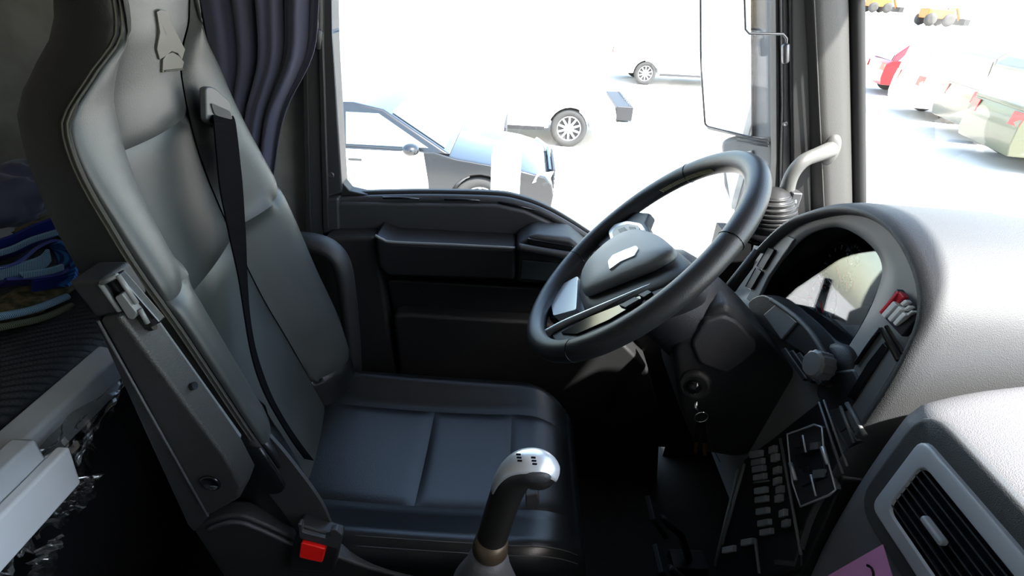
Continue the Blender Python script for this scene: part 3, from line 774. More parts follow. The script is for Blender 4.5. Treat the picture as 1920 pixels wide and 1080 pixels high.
# rotary light switch
kc = ad(1560, 690, .0); kn = V((-1, -.10, .25)).normalized()
MB().lathe([(.040, -.02), (.040, .004), (.032, .010)], kc - kn * .01, kn, 32).build('knob_base', PLAST_D, dash, smooth=True)
knob = MB()
rings = []
for r, h in ((.021, 0), (.0215, .012), (.021, .022), (.018, .026), (.002, .027)):
    e1 = kn.orthogonal().normalized(); e2 = kn.cross(e1)
    rings.append([kc + kn * (h + .012) + (e1 * math.cos(2*PI*k/48) + e2 * math.sin(2*PI*k/48)) * (r * (1 + (.07 if (k // 2) % 2 and r > .019 else 0))) for k in range(48)])
knob.loft(rings); knob.build('light_knob', FACE, dash, bevel=.0006, angle=25)
# raised storage panel right of the knob with its double rule lines
pn = [(1602, 682), (1650, 615), (1676, 655), (1684, 684), (1632, 770), (1590, 840), (1556, 806)]
pn_o = MB().prism([ad(*p, -.001) for p in pn], (.016, 0, 0)).build('side_panel', mat('side_panel_grey', (.12, .125, .125), .45), dash, bevel=.004)
for a, b in (((1604, 682), (1651, 616)), ((1652, 616), (1684, 676)), ((1662, 612), (1694, 664))):
    MB().tube([ad(*a, -.004), ad(*b, -.004)], .0030, 6).build('rule_line', GLOSS, pn_o)
MB().prism([ad(*p, -.004) for p in ((1625, 680), (1656, 640), (1664, 652), (1600, 752), (1585, 745))], (.006, 0, 0)).build('dark_slot', GLOSS, pn_o, bevel=.002)
MB().prism([ad(*p, -.004) for p in ((1535, 700), (1600, 690), (1618, 728), (1590, 770), (1552, 778), (1528, 740))], (.02, 0, 0)).build('knob_recess', PLAST_D, dash, bevel=.006)
# knee panel left of the stack, and the switch stack
MB().prism([ad(*p, .002) for p in ((1395, 860), (1450, 820), (1535, 752), (1580, 900), (1500, 1080), (1330, 1120), (1350, 1020))], (.05, 0, 0)).build('stack_plate', PLAST_D, dash, bevel=.004)
CP = [(1476, 814), (1527, 796), (1541, 801), (1544, 838), (1554, 870), (1567, 918), (1555, 928), (1501, 950), (1486, 906), (1481, 867)]
cp = MB().prism([ad(*p, -.006) for p in rounded([(p[0], p[1]) for p in CP], 3) ] if False else [ad(*p, -.006) for p in CP], (.01, 0, 0)).build('climate_panel', PLAST_G, dash, bevel=.002)
MB().tube([ad(*p, -.008) for p in CP], .0016, 6, closed=True).build('panel_frame', SILVER, cp, smooth=True)
for a, b, r in (((1482, 868), (1492, 900), .0035), ((1542, 838), (1552, 870), .0035), ((1505, 816), (1511, 848), .0018), ((1520, 890), (1530, 930), .0018)):
    MB().tube([ad(*a, -.009), ad(*b, -.009)], r, 6).build('trim_bar', SILVER, cp, smooth=True)
MB().prism([ad(*p, -.008) for p in ((1489, 853), (1536, 838), (1550, 895), (1502, 914))], (.006, 0, 0)).build('panel_display', GLOSS, cp, bevel=.002)
for x, y, w_, h_ in ((1526, 836, 8, 8), (1534, 888, 11, 9), (1510, 880, 6, 6), (1494, 834, 6, 6)):
    MB().prism([ad(x + a * w_, y + b * h_, -.010) for a, b in ((-1, -.7), (1, -1), (1, .7), (-1, 1))], (.005, 0, 0)).build('panel_button', FACE if w_ > 7 else PLAST_G, cp, bevel=.001)
SWG = mat('grey_switch_cap', (.26, .27, .28), .4)
for x, y in ((1414, 851), (1417, 866), (1419, 879), (1421, 894), (1423, 919), (1424, 936), (1426, 958), (1429, 980), (1433, 997), (1445, 843), (1449, 858), (1453, 882), (1453, 902), (1458, 918), (1456, 934), (1464, 962), (1469, 981), (1363, 1030), (1398, 1016)):
    col_ = y < 1010 and x > 1440
    w_, h_ = (5, 7) if col_ else (10, 6)
    sw = MB().prism([ad(x + a * w_, y + b * h_ - a * 2, -.006) for a, b in ((-1, -1), (1, -1), (1, 1), (-1, 1))], (.012, 0, 0)).build('rocker_switch', SWG, dash, bevel=.0015)
for a, b, r in (((1396, 870), (1354, 1020), .003), ((1384, 880), (1340, 1060), .003), ((1463, 822), (1502, 1040), .0025), ((1413, 905), (1442, 901), .0015), ((1416, 1010), (1424, 1075), .003), ((1536, 754), (1580, 888), .002), ((1545, 750), (1588, 874), .002), ((1576, 762), (1602, 830), .0025), ((1588, 756), (1622, 816), .0035)):
    MB().tube([ad(*a, -.005), ad(*b, -.005)], r, 6).build('divider_rail', FACE, dash, smooth=True)
for a in (((1552, 770), (1572, 764), (1590, 800), (1574, 812)), ((1575, 812), (1592, 800), (1606, 826), (1590, 842))):
    MB().prism([ad(*p, -.006) for p in a], (.012, 0, 0)).build('rocker_switch', PLAST_G, dash, bevel=.002)
MB().prism([ad(*p, -.004) for p in ((1425, 1015), (1500, 992), (1502, 1062), (1430, 1090))], (.012, 0, 0)).build('ash_drawer', PLAST, dash, bevel=.003)

# centre pod with the air vent
pprof = [(p.x, p.z) for p in smooth_path([V((x, 0, z)) for x, z in [(.475, .58), (.478, .80), (.489, .93), (.498, .960), (.520, .984), (.60, 1.012), (.75, 1.035), (.98, 1.02), (1.03, .95), (1.03, .58)]], 5)]
pod = MB()
ringsP = []
for y, ins in [(.480 + .05 * math.cos(a), .05 * (1 - math.sin(a))) for a in [PI / 2 * i / 8 for i in range(9)]] + [(.2, 0), (-.1, 0), (-.3, 0)]:
    ring = []
    for i, (x, z) in enumerate(pprof):
        q, r_ = pprof[max(i - 1, 0)], pprof[min(i + 1, len(pprof) - 1)]
        nx, nz = r_[1] - q[1], -(r_[0] - q[0]); L = math.hypot(nx, nz) or 1
        ring.append(V((x + nx / L * ins, y, z + nz / L * ins)))
    ringsP.append(ring)
pod.loft(ringsP); pod.build('centre_pod', DASH_TOP, dash, smooth=True)
def av(px, py, d=0.0): return ad(px, py, -.022 + d)
pan = rounded([(1735, 785), (1668, 832), (1640, 900), (1610, 960), (1575, 1060), (1640, 1300), (2150, 1400), (2150, 1200), (1920, 980)], 30)
# vent surround and frame laid out on the pod face
VA, VB, VC, VD_ = av(1732, 832), av(1641, 945), None, None
def pod_pt(y, z, d=0.0): return V((.4865 + (z - .88) * .11 + d, y, z))
ya, za = VA.y + .004, VA.z; zb = VB.z
def fr_loop(g, d):
    """rounded rectangle on the pod face grown by g"""
    pts = rounded([(ya + g, za + g), (ya - .36 - g, za + g), (ya - .36 - g, zb - .008 - g), (ya + g, zb - .008 - g)], .014 + max(0, g))
    return [pod_pt(p.x, p.y, d) for p in pts]
MB().loft([fr_loop(.030, .004), fr_loop(.030, -.006), fr_loop(.026, -.009), fr_loop(.004, -.009)]).build('vent_surround', DASH, dash, smooth=False, bevel=.002)
vf = MB().loft([fr_loop(.003, -.006), fr_loop(.003, -.014), fr_loop(.0, -.016), fr_loop(-.017, -.016), fr_loop(-.019, -.0135)], cap=False).build('vent_frame', SILVER_P, dash, smooth=False, bevel=.001)
MB().loft([fr_loop(-.0188, -.0134), fr_loop(-.0188, -.0090), fr_loop(-.03, -.0088)]).build('vent_throat', GLOSS, dash) if False else MB().loft([fr_loop(-.0185, -.0137), fr_loop(-.0185, -.0095)], cap=False).build('vent_throat', GLOSS, dash)
MB().prism(fr_loop(-.012, -.0095), (.001, 0, 0)).build('vent_back', GLOSS, dash)
zt, zl = za - .020, zb - .008 + .020
for k in range(7):
    z = lerp(zt, zl, (k + .5) / 7)
    MB().box(pod_pt(ya - .18, z, -.0125), (.006, .322, .0016), Matrix.Rotation(.5, 3, 'Y')).build('vent_slat', PLAST, dash)
c = av(1752, 965)
MB().box(pod_pt(ya - .075, lerp(zt, zl, .50), -.018), (.010, .034, .008)).build('vent_tab', SILVER_P, dash, bevel=.003)
MB().box(pod_pt(ya - .180, (zt + zl) / 2, -.0135), (.012, .012, zt - zl)).build('vent_divider', PLAST, dash, bevel=.001)

# striped packet tucked into the side slot
pk_ = thing('striped_packet', 'small red, white and black striped packet tucked beside the instrument cluster', 'packet', ad(1688, 585, -.01))
PW = mat('packet_white', (.75, .73, .72), .4); PR = mat('packet_red', (.55, .01, .03), .4); PB = mat('packet_black', (.012, .010, .016), .3)
A_, B_, C_, D_ = (1647, 585), (1680, 541), (1724, 590), (1690, 632)
def pq(u, v, d=-.008):
    x = lerp(lerp(A_[0], B_[0], v), lerp(D_[0], C_[0], v), u); y = lerp(lerp(A_[1], B_[1], v), lerp(D_[1], C_[1], v), u)
    return ad(x, y, d)
MB().prism([pq(0, 0, 0), pq(1, 0, 0), pq(1, 1, 0), pq(0, 1, 0)], (.010, 0, 0)).build('tray_base', PB, pk_, bevel=.002)
for k, (u0, u1, v0, v1, m_) in enumerate(((0, .10, 0, .95, PR), (.10, .26, 0, .62, PW), (.32, .46, .06, .66, PW), (.52, .66, .10, .62, PW), (.1, .3, .68, 1, PR), (.34, .46, .74, .96, PW), (.52, .62, .70, .92, PW), (.68, .76, .66, .88, PW))):
    MB().prism([pq(u0, v0, -.003), pq(u1, v0, -.003), pq(u1 + .04, v1, -.008), pq(u0 + .04, v1, -.008)], (.008, 0, 0)).build('stripe', m_, pk_, bevel=.0015)

# pink note
note = thing('pink_note', 'pink paper note with a black pen stroke, tucked beside the air vent', 'note', ad(1620, 1075, -.06))
PINK = mat('pink_paper', (.85, .36, .70), .8)
nt_ = [ad(x, y, -.055) for x, y in ((1654, 1021), (1690, 1140), (1585, 1190), (1530, 1092))]
MB().prism(nt_, (.0012, 0, 0)).build('paper', PINK, note)
pen = smooth_path([ad(x, y, -.0565) for x, y in ((1626, 1060), (1633, 1064), (1637, 1073), (1638, 1082), (1644, 1090))], 5)
MB().tube(pen, .0016, 5).build('pen_stroke', GLOSS, note)

# ------------------------------------------------------------------ tunnel, gear lever, pedals
tun = struct(MB().prism([V((-.62, -.35, 0)), V((-.62, -.30, .52)), V((-.62, .40, .52)), V((-.62, .47, .46)), V((-.62, .49, 0))], (1.22, 0, 0)).build('trim_7', PLAST_D, None, bevel=.03, seg=3))
gl_ = thing('gear_lever', 'gear lever with silver-capped black grip and grey boot', 'gear lever', at(890, 1110, Y=.42))
gp = [at(x, y, Y=.45) for x, y in ((922, 1010), (936, 965), (952, 920), (966, 893), (984, 880), (1004, 880), (1022, 888), (1034, 897))]
gp = smooth_path(gp, 5)
gr = [r for r, in [interp([(0, .0205), (.25, .0205), (.45, .0215), (.6, .023), (.75, .0235), (.9, .019), (1.0, .008)], i / (len(gp) - 1)) for i in range(len(gp))]]
MB().tube(gp, gr, 20).build('grip', mat('grip_black', (.012, .011, .010), .35), gl_, smooth=True)
capu = []
i0 = int(len(gp) * .30)
for i in range(i0, len(gp) - 1):
    t = (gp[min(i + 1, len(gp) - 1)] - gp[i - 1]).normalized(); s = V((0, -1, 0)); u = s.cross(t).normalized()
    if u.dot(V((-.5, 0, 1))) < 0: u = -u
    spread = lerp(.50, .95, min(1, (i - i0) / (len(gp) * .3)))
    capu.append([gp[i] + (u * math.cos(a) + s * math.sin(a)) * (gr[i] + .0012) for a in [lerp(-spread - .3, spread, k / 12) for k in range(13)]])
MB().loft(capu, cap=False, closed_ring=False).build('silver_cap', SILVER, gl_, smooth=True, solid=.002)
for (x, y) in ((972, 858), (1000, 864)):
    for k in range(3):
        p = at(x + k * 1.2, y - 6 + k * 6, Y=.432)
        MB().box(p, (.0055, .001, .0022)).build('shift_mark', GLOSS, gl_)
MB().blob(at(1005, 894, Y=.432), (.018, .006, .009), 12).build('thumb_switch', PLAST_G, gl_, smooth=True)
a, b = at(918, 1034, Y=.448), at(923, 1006, Y=.45)
MB().lathe([(.0225, 0), (.0245, .004), (.0215, (b - a).length)], a, b - a, 24).build('collar', mat('bronze_collar', (.09, .065, .04), .4, metal=.5), gl_, smooth=True)
BOOT = mat('grey_boot_leather', (.07, .068, .07), .6, bump=.2, bscale=400)
b0 = at(895, 1150, Y=.43)
b0 = V((b0.x, .43, .53)); axb = a - b0; L_ = axb.length
MB().lathe([(.085, 0), (.078, L_ * .12), (.062, L_ * .3), (.064, L_ * .36), (.048, L_ * .6), (.046, L_ * .68), (.032, L_ * .85), (.028, L_ * .93), (.0215, L_)], b0, axb, 28).build('boot', BOOT, gl_, smooth=True)
MB().lathe([(.10, -.015), (.10, .0), (.092, .006), (.085, .002)], b0, (0, 0, 1), 32).build('boot_ring', PLAST_G, gl_, smooth=True)
for x, y in ((.40, .78), (.41, .92)):
    pd = thing('foot_pedal', 'black foot pedal under the steering column, ' + ('nearer the gear lever' if y < .8 else 'nearer the door'), 'pedal', (x + .12, y, 0), group='foot pedals')
    MB().box((x, y, .20), (.015, .075, .09), Matrix.Rotation(-.6, 3, 'Y')).build('pad', RUBBER, pd, bevel=.004)
    MB().tube([V((x + .01, y, .2)), V((x + .08, y, .13)), V((x + .12, y, .03))], .010, 8).build('arm', PLAST_D, pd, smooth=True)
    MB().box((x + .12, y, .015), (.10, .06, .03)).build('foot', PLAST_D, pd, bevel=.005)
# ------------------------------------------------------------------ curtain, bunk and what lies on it
def curtain(name, label, edge, left, y0, amp, nf, ztop, zbot, seed=0):
    def q(u, v):
        z = lerp(ztop, zbot, v)
        xr, = interp(edge, z); xl, = interp(left, z)
        x = lerp(xl, xr, u)
        ph = u * nf * 2 * PI + .6 * math.sin(3 * v + seed)
        a = amp * (.55 + .45 * math.sin(2.1 * u * 5 + seed)) * (1 - .25 * v)
        y = y0 + a * math.sin(ph) + .35 * a * math.sin(2.3 * ph + 1 + v * 2)
        return V((x + .25 * a * math.cos(ph), y, z - .02 * math.sin(u * PI)))
    o = MB().grid(q, 150, 50).build(name, CURTAIN, None, smooth=True, solid=.002)
    return tag(o, label, 'curtain')
curtain('curtain', 'navy blue curtain gathered in folds between the seat and door pillar',
        [(.60, -.62), (.90, -.600), (1.0, -.575), (1.12, -.53), (1.24, -.452), (1.33, -.428), (1.5, -.40), (1.93, -.38)], [(.6, -.80), (1.2, -.80), (1.93, -.84)], 1.235, .035, 6.5, 1.93, .66)
# bunk along the back wall
bunk = thing('bunk', 'bunk with white front rail and ribbed black mat behind the seat', 'bunk', (-1.08, .25, 0))
MB().box((-1.08, .19, .34), (.50, 2.26, .62)).build('bunk_base', PLAST_D, bunk, bevel=.01)
def mat_fn(u, v):
    y = lerp(-.90, 1.30, u); s = v
    x = lerp(-.835, -1.34, s)
    z = .70 + .035 * (1 - math.exp(-s * 9)) - .05 * math.exp(-s * 40)
    c = (x * .62 - y * .78)
    z += .0035 * math.sin(c * 2 * PI / .016)
    return V((x, y, z))
MB().grid(mat_fn, 500, 110).build('ribbed_mat', mat('ribbed_black_rubber', (.022, .026, .028), .5), bunk, smooth=True)
RX = -.79
def rail_pt(px, py, X=RX): return at(px, py, X=X)
rt, rb_ = rail_pt(215, 672), rail_pt(222, 740)
rl_ = [V((RX, rt.y + .03, rt.z)), V((RX, rt.y + .03, rb_.z - .0)), V((RX - .05, rt.y + .03, rb_.z)), V((RX - .05, rt.y + .03, rt.z + .01))]
MB().prism(rl_, (0, -1.5, 0)).build('front_rail', WHITE_P, bunk, bevel=.008, seg=3)
LX = -.70
p1 = at(132, 836, X=LX); 
MB().prism([V((LX, p1.y, p1.z)), V((LX, p1.y - .01, p1.z - .075)), V((LX - .022, p1.y - .01, p1.z - .075)), V((LX - .022, p1.y, p1.z))], (0, -1.4, 0)).build('lower_rail', mat('bright_white_rail', (.86, .87, .88), .4), bunk, bevel=.006, seg=3)
p2 = at(70, 822, X=LX - .02)
MB().prism([V((LX - .022, p2.y, p2.z)), V((LX - .022, p2.y, p2.z - .10)), V((LX - .06, p2.y, p2.z - .10)), V((LX - .06, p2.y, p2.z))], (0, -1.3, 0)).build('hinge_box', WHITE_P, bunk, bevel=.006)
MB().box((-.815, -.05, .40), (.02, 1.72, .46)).build('front_panel', PLAST_D, bunk, bevel=.004)
# torn clear film hanging from the rail
FILM = glass('clear_film', (.80, .82, .82), .30, .25)
rnd = random.Random(3)
def film_patch(px, X, amp, nu, nv, name, matr):
    a, b, c, d = [at(x, y, X=X) for x, y in px]
    ph = [rnd.uniform(0, 6) for _ in range(8)]
    def q(u, v):
        p = lerp(lerp(a, b, u), lerp(d, c, u), v)
        k = amp * (math.sin(7*u + 5*v + ph[0]) + .7 * math.sin(15*u - 11*v + ph[1]) + .5 * math.sin(27*u + 23*v + ph[2]) + .4 * math.sin(41*v + ph[3]))
        jag = .012 * math.sin(31 * u + ph[4]) * v + .01 * math.sin(67 * u + ph[5]) * v
        return p + V((k, .4 * k, jag))
    MB().grid(q, nu, nv).build(name, matr, bunk, smooth=False)
film_patch(((0, 900), (245, 690), (150, 905), (0, 1080)), -.765, .006, 40, 30, 'film_sheet', FILM)
film_patch(((100, 905), (185, 888), (168, 930), (125, 962)), -.72, .007, 26, 20, 'film_tatter', FILM)
film_patch(((92, 975), (125, 955), (118, 968), (98, 985)), -.72, .006, 14, 10, 'film_tatter', FILM)
film_patch(((80, 1040), (104, 1000), (100, 1080), (62, 1085)), -.74, .008, 20, 26, 'film_tatter', FILM)

# folded blue webbing and bedding at the end of the bunk
BLUE = stripes('blue_woven_webbing', (.004, .05, .26), (.03, .20, .55), 60, 'Y', .6, .4)
BLUED = mat('deep_blue_fabric', (.004, .010, .13), .6)
LT = stripes('pale_blue_woven_edge', (.03, .07, .12), (.32, .48, .58), 90, 'Y', .6, 1.0)
OL = mat('olive_mottled_cloth', (.03, .035, .012), .9, col2=(.16, .12, .06), vscale=60)
bag = thing('blue_webbing_bundle', 'bundle of folded blue woven webbing lying on the bunk end', 'webbing', at(70, 570, X=-1.0))
def strap_px(px, X, hw, m, name, th=.003, tilt=.4):
    path = smooth_path([at(x, y, X=X) for x, y in px], 8)
    MB().ribbon(path, [V((hw * math.cos(tilt), -hw * .2, hw * math.sin(tilt)))] * len(path), th).build(name, m, bag, smooth=False)
strap_px(((-40, 480), (20, 462), (60, 442), (110, 422)), -1.02, .028, BLUED, 'strap', tilt=1.1)
strap_px(((-40, 484), (20, 468), (60, 450), (118, 432)), -1.0, .006, LT, 'strap_edge', tilt=1.2)
strap_px(((-40, 515), (20, 500), (60, 470), (92, 458), (115, 470), (122, 495), (110, 515), (70, 525), (0, 530)), -.98, .026, BLUED, 'strap_loop', tilt=.5)
strap_px(((100, 456), (118, 468), (128, 492), (126, 520), (112, 536)), -.965, .024, BLUE, 'strap_loop', tilt=.2)
strap_px(((-40, 514), (0, 512), (40, 505), (78, 492), (92, 478)), -.965, .016, LT, 'strap', tilt=1.2)
strap_px(((40, 516), (70, 512), (100, 506), (118, 500)), -.955, .007, LT, 'strap_edge', tilt=1.2)
strap_px(((60, 536), (100, 530), (138, 524)), -.97, .018, BLUED, 'strap', tilt=1.0)
cloth = thing('olive_cloth', 'mottled olive cloth with pale woven trim under the blue webbing', 'cloth', at(60, 610, X=-1.0))
def lump(d): return 1 + .12 * math.sin(5 * d.x + 3 * d.z) + .1 * math.sin(9 * d.y + 4) + .06 * math.sin(17 * d.z + 11 * d.y)
MB().blob(at(60, 556, X=-1.03), (.05, .11, .020), 18, lump).build('cloth_fold', OL, cloth, smooth=True)
MB().blob(at(70, 427, X=-1.05), (.03, .06, .012), 14, lump).build('cloth_fold', OL, cloth, smooth=True)
for px, m, hw in ((((-40, 600), (20, 590), (70, 578), (126, 556)), LT, .010), (((-40, 622), (20, 610), (80, 596), (135, 572)), stripes('olive_woven_edge', (.03, .03, .01), (.16, .17, .10), 80, 'Y', .8, 1.0), .009)):
    path = smooth_path([at(x, y, X=-.97) for x, y in px], 8)
    MB().tube(path, hw * .8, 10).build('woven_trim', m, cloth, smooth=True)
nav = MB().blob(at(8, 366, X=-1.20), (.08, .15, .065), 22, lambda d: 1 + .10 * math.sin(6 * d.y + 5 * d.z) + .07 * math.sin(13 * d.y - 6 * d.x) + .05 * math.sin(21 * d.z))
tag(nav.build('navy_blanket', CURTAIN, None, smooth=True), 'dark navy blanket heaped above the blue webbing on the bunk', 'blanket')
# ------------------------------------------------------------------ outside
GZ = -1.35
GROUND = mat('pale_dusty_concrete', (.56, .52, .46), .9, vary=.10, vscale=.6)
struct(MB().box((5, 150, GZ - .05), (500, 400, .1)).build('ground', GROUND))
# driver's mirror on its arm
mir = thing('door_mirror', 'tall grey door mirror outside the driver window', 'mirror', at(1430, 300, Y=1.55))
MH = mat('grey_mirror_housing', (.16, .165, .17), .5)
MG = mat('mirror_glass', (.9, .92, .94), .02, metal=1)
MY = 1.56
def mp(px, py, dy=0.0):           # mirror plane, turned towards the driver
    r = ray(px, py); nrm = V((-.80, -.60, 0)); o = at(1362, 130, Y=MY) + V((0, dy, 0))
    return CAM + r * ((o - CAM).dot(nrm) / r.dot(nrm))
mface = rounded([(1312, -260), (1408, -260), (1411, 258), (1322, 236), (1314, 120)], 8)
back_d = V((.09, .05, 0))
hs = [(1306, -280), (1452, -280), (1455, 120), (1452, 262), (1424, 268), (1318, 244), (1307, 120)]
ho_ = MB().prism([mp(*p) + V((.006, .005, 0)) for p in hs], back_d).build('housing', MH, mir, bevel=.012, seg=3)
MB().prism([mp(p.x, p.y) for p in mface], V((.005, .004, 0))).build('mirror_glass', MG, mir)
MB().tube([mp(p.x, p.y) for p in mface], .003, 6, closed=True).build('glass_rim', GLOSS, mir, smooth=True)
w2 = [(1346, 262), (1398, 248), (1456, 268), (1456, 440), (1380, 420), (1352, 350)]
MB().prism([mp(*p, .06) for p in w2], back_d).build('lower_housing', MH, mir, bevel=.02, seg=3)
MB().prism([mp(*p, .05) for p in ((1356, 292), (1410, 282), (1416, 396), (1372, 392))], V((.004, .003, 0))).build('wide_angle_glass', MG, mir)
for k in range(3):
    MB().tube([mp(1382, 253 + 6 * k), mp(1440, 262 + 6 * k)], .003, 6).build('hinge_rib', PLAST_G, mir, smooth=True)
for z in (1.02, 1.5):
    MB().tube([V((.66, 1.62, z)), V((.72, 1.40, z)), V((.72, 1.35, z))], .016, 10).build('mirror_arm', PLAST, mir, smooth=True)

TYRE = mat('dusty_tyre', (.045, .044, .042), .85); RIM = mat('alloy_rim', (.45, .45, .46), .35, metal=.6)
CGL = mat('car_glass', (.30, .36, .40), .08, metal=.6); DARKT = mat('dark_trim', (.02, .02, .022), .5)  # glass tint made pale to carry the sky glare
LAMP = mat('head_lamp', (.6, .62, .63), .12, spec=.8); TAIL = mat('tail_lamp_red', (.6, .02, .015), .25)
def paint(name, c, r=.25): return mat(name, c, r, coat=.5)
def wheel_part(root, T, x, s, hw, r, name='wheel', spokes=10):
    c = T(x, s * hw, r); axv = (T(x, s * (hw + 1), r) - c).normalized()
    wo = MB().lathe([(r * .62, -.10), (r * .9, -.10), (r, -.06), (r, .06 - .03), (r * .93, .05), (r * .66, .045), (r * .64, .02)], c - axv * .03, axv, 32).build(name, TYRE, root, smooth=True)
    MB().lathe([(r * .66, .0), (r * .66, .02), (r * .58, .005), (r * .3, .0)], c - axv * .03, axv, 32).build('rim', mat('rim_dark', (.05, .05, .052), .5) if False else DARKT, wo, smooth=True)
    e1 = V((0, 0, 1)); e2 = axv.cross(e1)
    for k in range(spokes):
        a = 2 * PI * k / spokes; u = e1 * math.cos(a) + e2 * math.sin(a); t = axv.cross(u)
        MB().hexa([c + u * r * .12 + t * .025 + axv * .0, c + u * r * .64 + t * .020, c + u * r * .64 - t * .020, c + u * r * .12 - t * .025],
                  [c + u * r * .12 + t * .025 + axv * .015, c + u * r * .64 + t * .016 + axv * .01, c + u * r * .64 - t * .016 + axv * .01, c + u * r * .12 - t * .025 + axv * .015]).build('spoke', RIM, wo)
    MB().lathe([(r * .66, .0), (r * .67, .016), (r * .62, .018), (r * .61, .0)], c, axv, 32, cap=False).build('rim_lip', RIM, wo, smooth=True)
    MB().lathe([(r * .14, 0), (r * .13, .025), (r * .03, .028)], c, axv, 16).build('hub_cap', RIM, wo, smooth=True)
    return wo
CARS = {
 'sedan': dict(L=4.55, W=1.80, wb=(.90, 3.60), r=.335, belt=.95, roof=1.44,
   prof=[(0.02, .30), (0.0, .48), (.03, .62), (.12, .72), (.45, .80), (1.20, .90), (1.45, .97), (3.70, .99), (4.35, 1.00), (4.50, .92), (4.55, .60), (4.50, .30)],
   gh=[(1.25, .93), (2.05, 1.38), (2.40, 1.44), (3.20, 1.42), (3.90, 1.05), (4.0, .98)], posts=(1.55, 2.52, 3.38)),
 'suv': dict(L=4.40, W=1.84, wb=(.88, 3.50), r=.345, belt=1.02, roof=1.62,
   prof=[(0.02, .34), (0.0, .60), (.05, .78), (.15, .88), (.6, .96), (1.15, 1.02), (1.3, 1.05), (4.20, 1.08), (4.38, .95), (4.40, .55), (4.34, .34)],
   gh=[(1.10, 1.02), (1.85, 1.55), (2.2, 1.62), (3.75, 1.60), (4.15, 1.25), (4.22, 1.05)], posts=(1.45, 2.45, 3.35)),
 'van': dict(L=4.60, W=1.90, wb=(.85, 3.60), r=.335, belt=1.10, roof=1.90,
   prof=[(0.02, .32), (0.0, .60), (.05, .85), (.5, 1.0), (.85, 1.10), (4.55, 1.12), (4.60, .9), (4.60, .5), (4.55, .32)],
   gh=[(.80, 1.08), (1.45, 1.75), (1.75, 1.88), (2.2, 1.90), (4.40, 1.90), (4.54, 1.75), (4.57, 1.10)], posts=(1.15, 2.3, 3.4)),
}
def car(name, label, kind, x, y, ang, pm, door_mat=None, front=True, lod=2, post=None):
    """nose at (x, y); ang = heading of the nose"""
    S = CARS[kind]
    root = thing(name, label, 'van' if kind == 'van' else 'car', (x, y, GZ))
    ca, sa = math.cos(ang), math.sin(ang)
    def T(lx, ly, lz): return V((x - lx * ca - ly * sa, y - lx * sa + ly * ca, GZ + lz))
    hw = S['W'] / 2; r = S['r']
    # side profile with wheel arches
    pr = S['prof']; loop = list(pr); zl = pr[0][1]
    bot = []
    for wx in reversed(S['wb']):
        ra = r + .05
        a0 = math.asin(max(-1, min(1, (zl - r) / ra)))
        n = 12
        for k in range(n + 1):
            a = lerp(a0, PI - a0, k / n); bot.append((wx + ra * math.cos(a), r + ra * math.sin(a)))
    loop = loop + bot
    def shrink(s): return s
    rings = []
    for ly, k in ((-hw, .96), (-hw * .93, 1.0), (hw * .93, 1.0), (hw, .96)):
        rings.append([T(lx, ly * (1 if z < .5 else lerp(1, .96, min(1, (z - .5) / .5))) * (1 - .10 * max(0, (.5 - lx) / .5) ** 2), z if k == 1 else lerp(.55, z, .97)) for lx, z in loop])
    MB().loft(rings).build('body', pm, root, bevel=.02, seg=2, angle=40)
    gh = S['gh']
    def gy(z): return hw * lerp(.955, .76, (z - gh[0][1]) / (S['roof'] - gh[0][1]))
    rg = [[T(lx, s * gy(z), z) for lx, z in gh] for s in (-1, 1)]
    MB().hexa(rg[0], rg[1]).build('roof', pm, root, bevel=.03, seg=2, angle=25)
    # side windows, one pane per door
    zb_, zt_ = S['belt'] + .05, S['roof'] - .10
    def gx(z, rear):
        pts = gh if not rear else gh[::-1]
        for i in range(len(pts) - 1):
            if pts[i][1] <= z <= pts[i + 1][1]: return lerp(pts[i][0], pts[i + 1][0], (z - pts[i][1]) / max(1e-6, pts[i + 1][1] - pts[i][1]))
        return pts[len(pts) // 2][0]
    xs = list(S['posts']) + [None]
    for s in (-1, 1):
        for k in range(len(S['posts'])):
            if k == 0: a_b, a_t = gx(zb_, 0) + .14, gx(zt_, 0) + .12
            else: a_b = a_t = S['posts'][k] + .04
            if k + 1 < len(S['posts']): b_b = b_t = S['posts'][k + 1] - .04
            else: b_b, b_t = gx(zb_, 1) - .16, gx(zt_, 1) - .14
            if b_b - a_b < .1: continue
            q = [T(a_b, s * (gy(zb_) + .004), zb_), T(b_b, s * (gy(zb_) + .004), zb_), T(b_t, s * (gy(zt_) + .004), zt_), T(a_t, s * (gy(zt_) + .004), zt_)]
            MB().prism(q, (T(0, s, 0) - T(0, 0, 0)) * .012).build('side_window', CGL, root, bevel=.004)
    def end_glass(i0, i1, nm):
        (x0, z0), (x1, z1) = gh[i0], gh[i1]
        a, b = .12, .90
        o = -.012 if i0 == 0 else .012
        q = [T(lerp(x0, x1, a) + o, -gy(lerp(z0, z1, a)) * .90, lerp(z0, z1, a)), T(lerp(x0, x1, a) + o, gy(lerp(z0, z1, a)) * .90, lerp(z0, z1, a)), T(lerp(x0, x1, b) + o, gy(lerp(z0, z1, b)) * .88, lerp(z0, z1, b)), T(lerp(x0, x1, b) + o, -gy(lerp(z0, z1, b)) * .88, lerp(z0, z1, b))]
        MB().prism(q, T(0, 0, .01) - T(0, 0, 0)).build(nm, CGL, root)
    end_glass(0, 1, 'windscreen'); end_glass(len(gh) - 1, len(gh) - 2, 'rear_window')
    for wx in S['wb']:
        for s in (-1, 1): wheel_part(root, T, wx, s, hw - .06, r, spokes=10 if lod > 1 else 6)
        MB().box(T(wx, 0, r + .02), (.62, .62, .62) if False else (.02, .02, .02)).build('axle', DARKT, root)
    lb = S['prof']
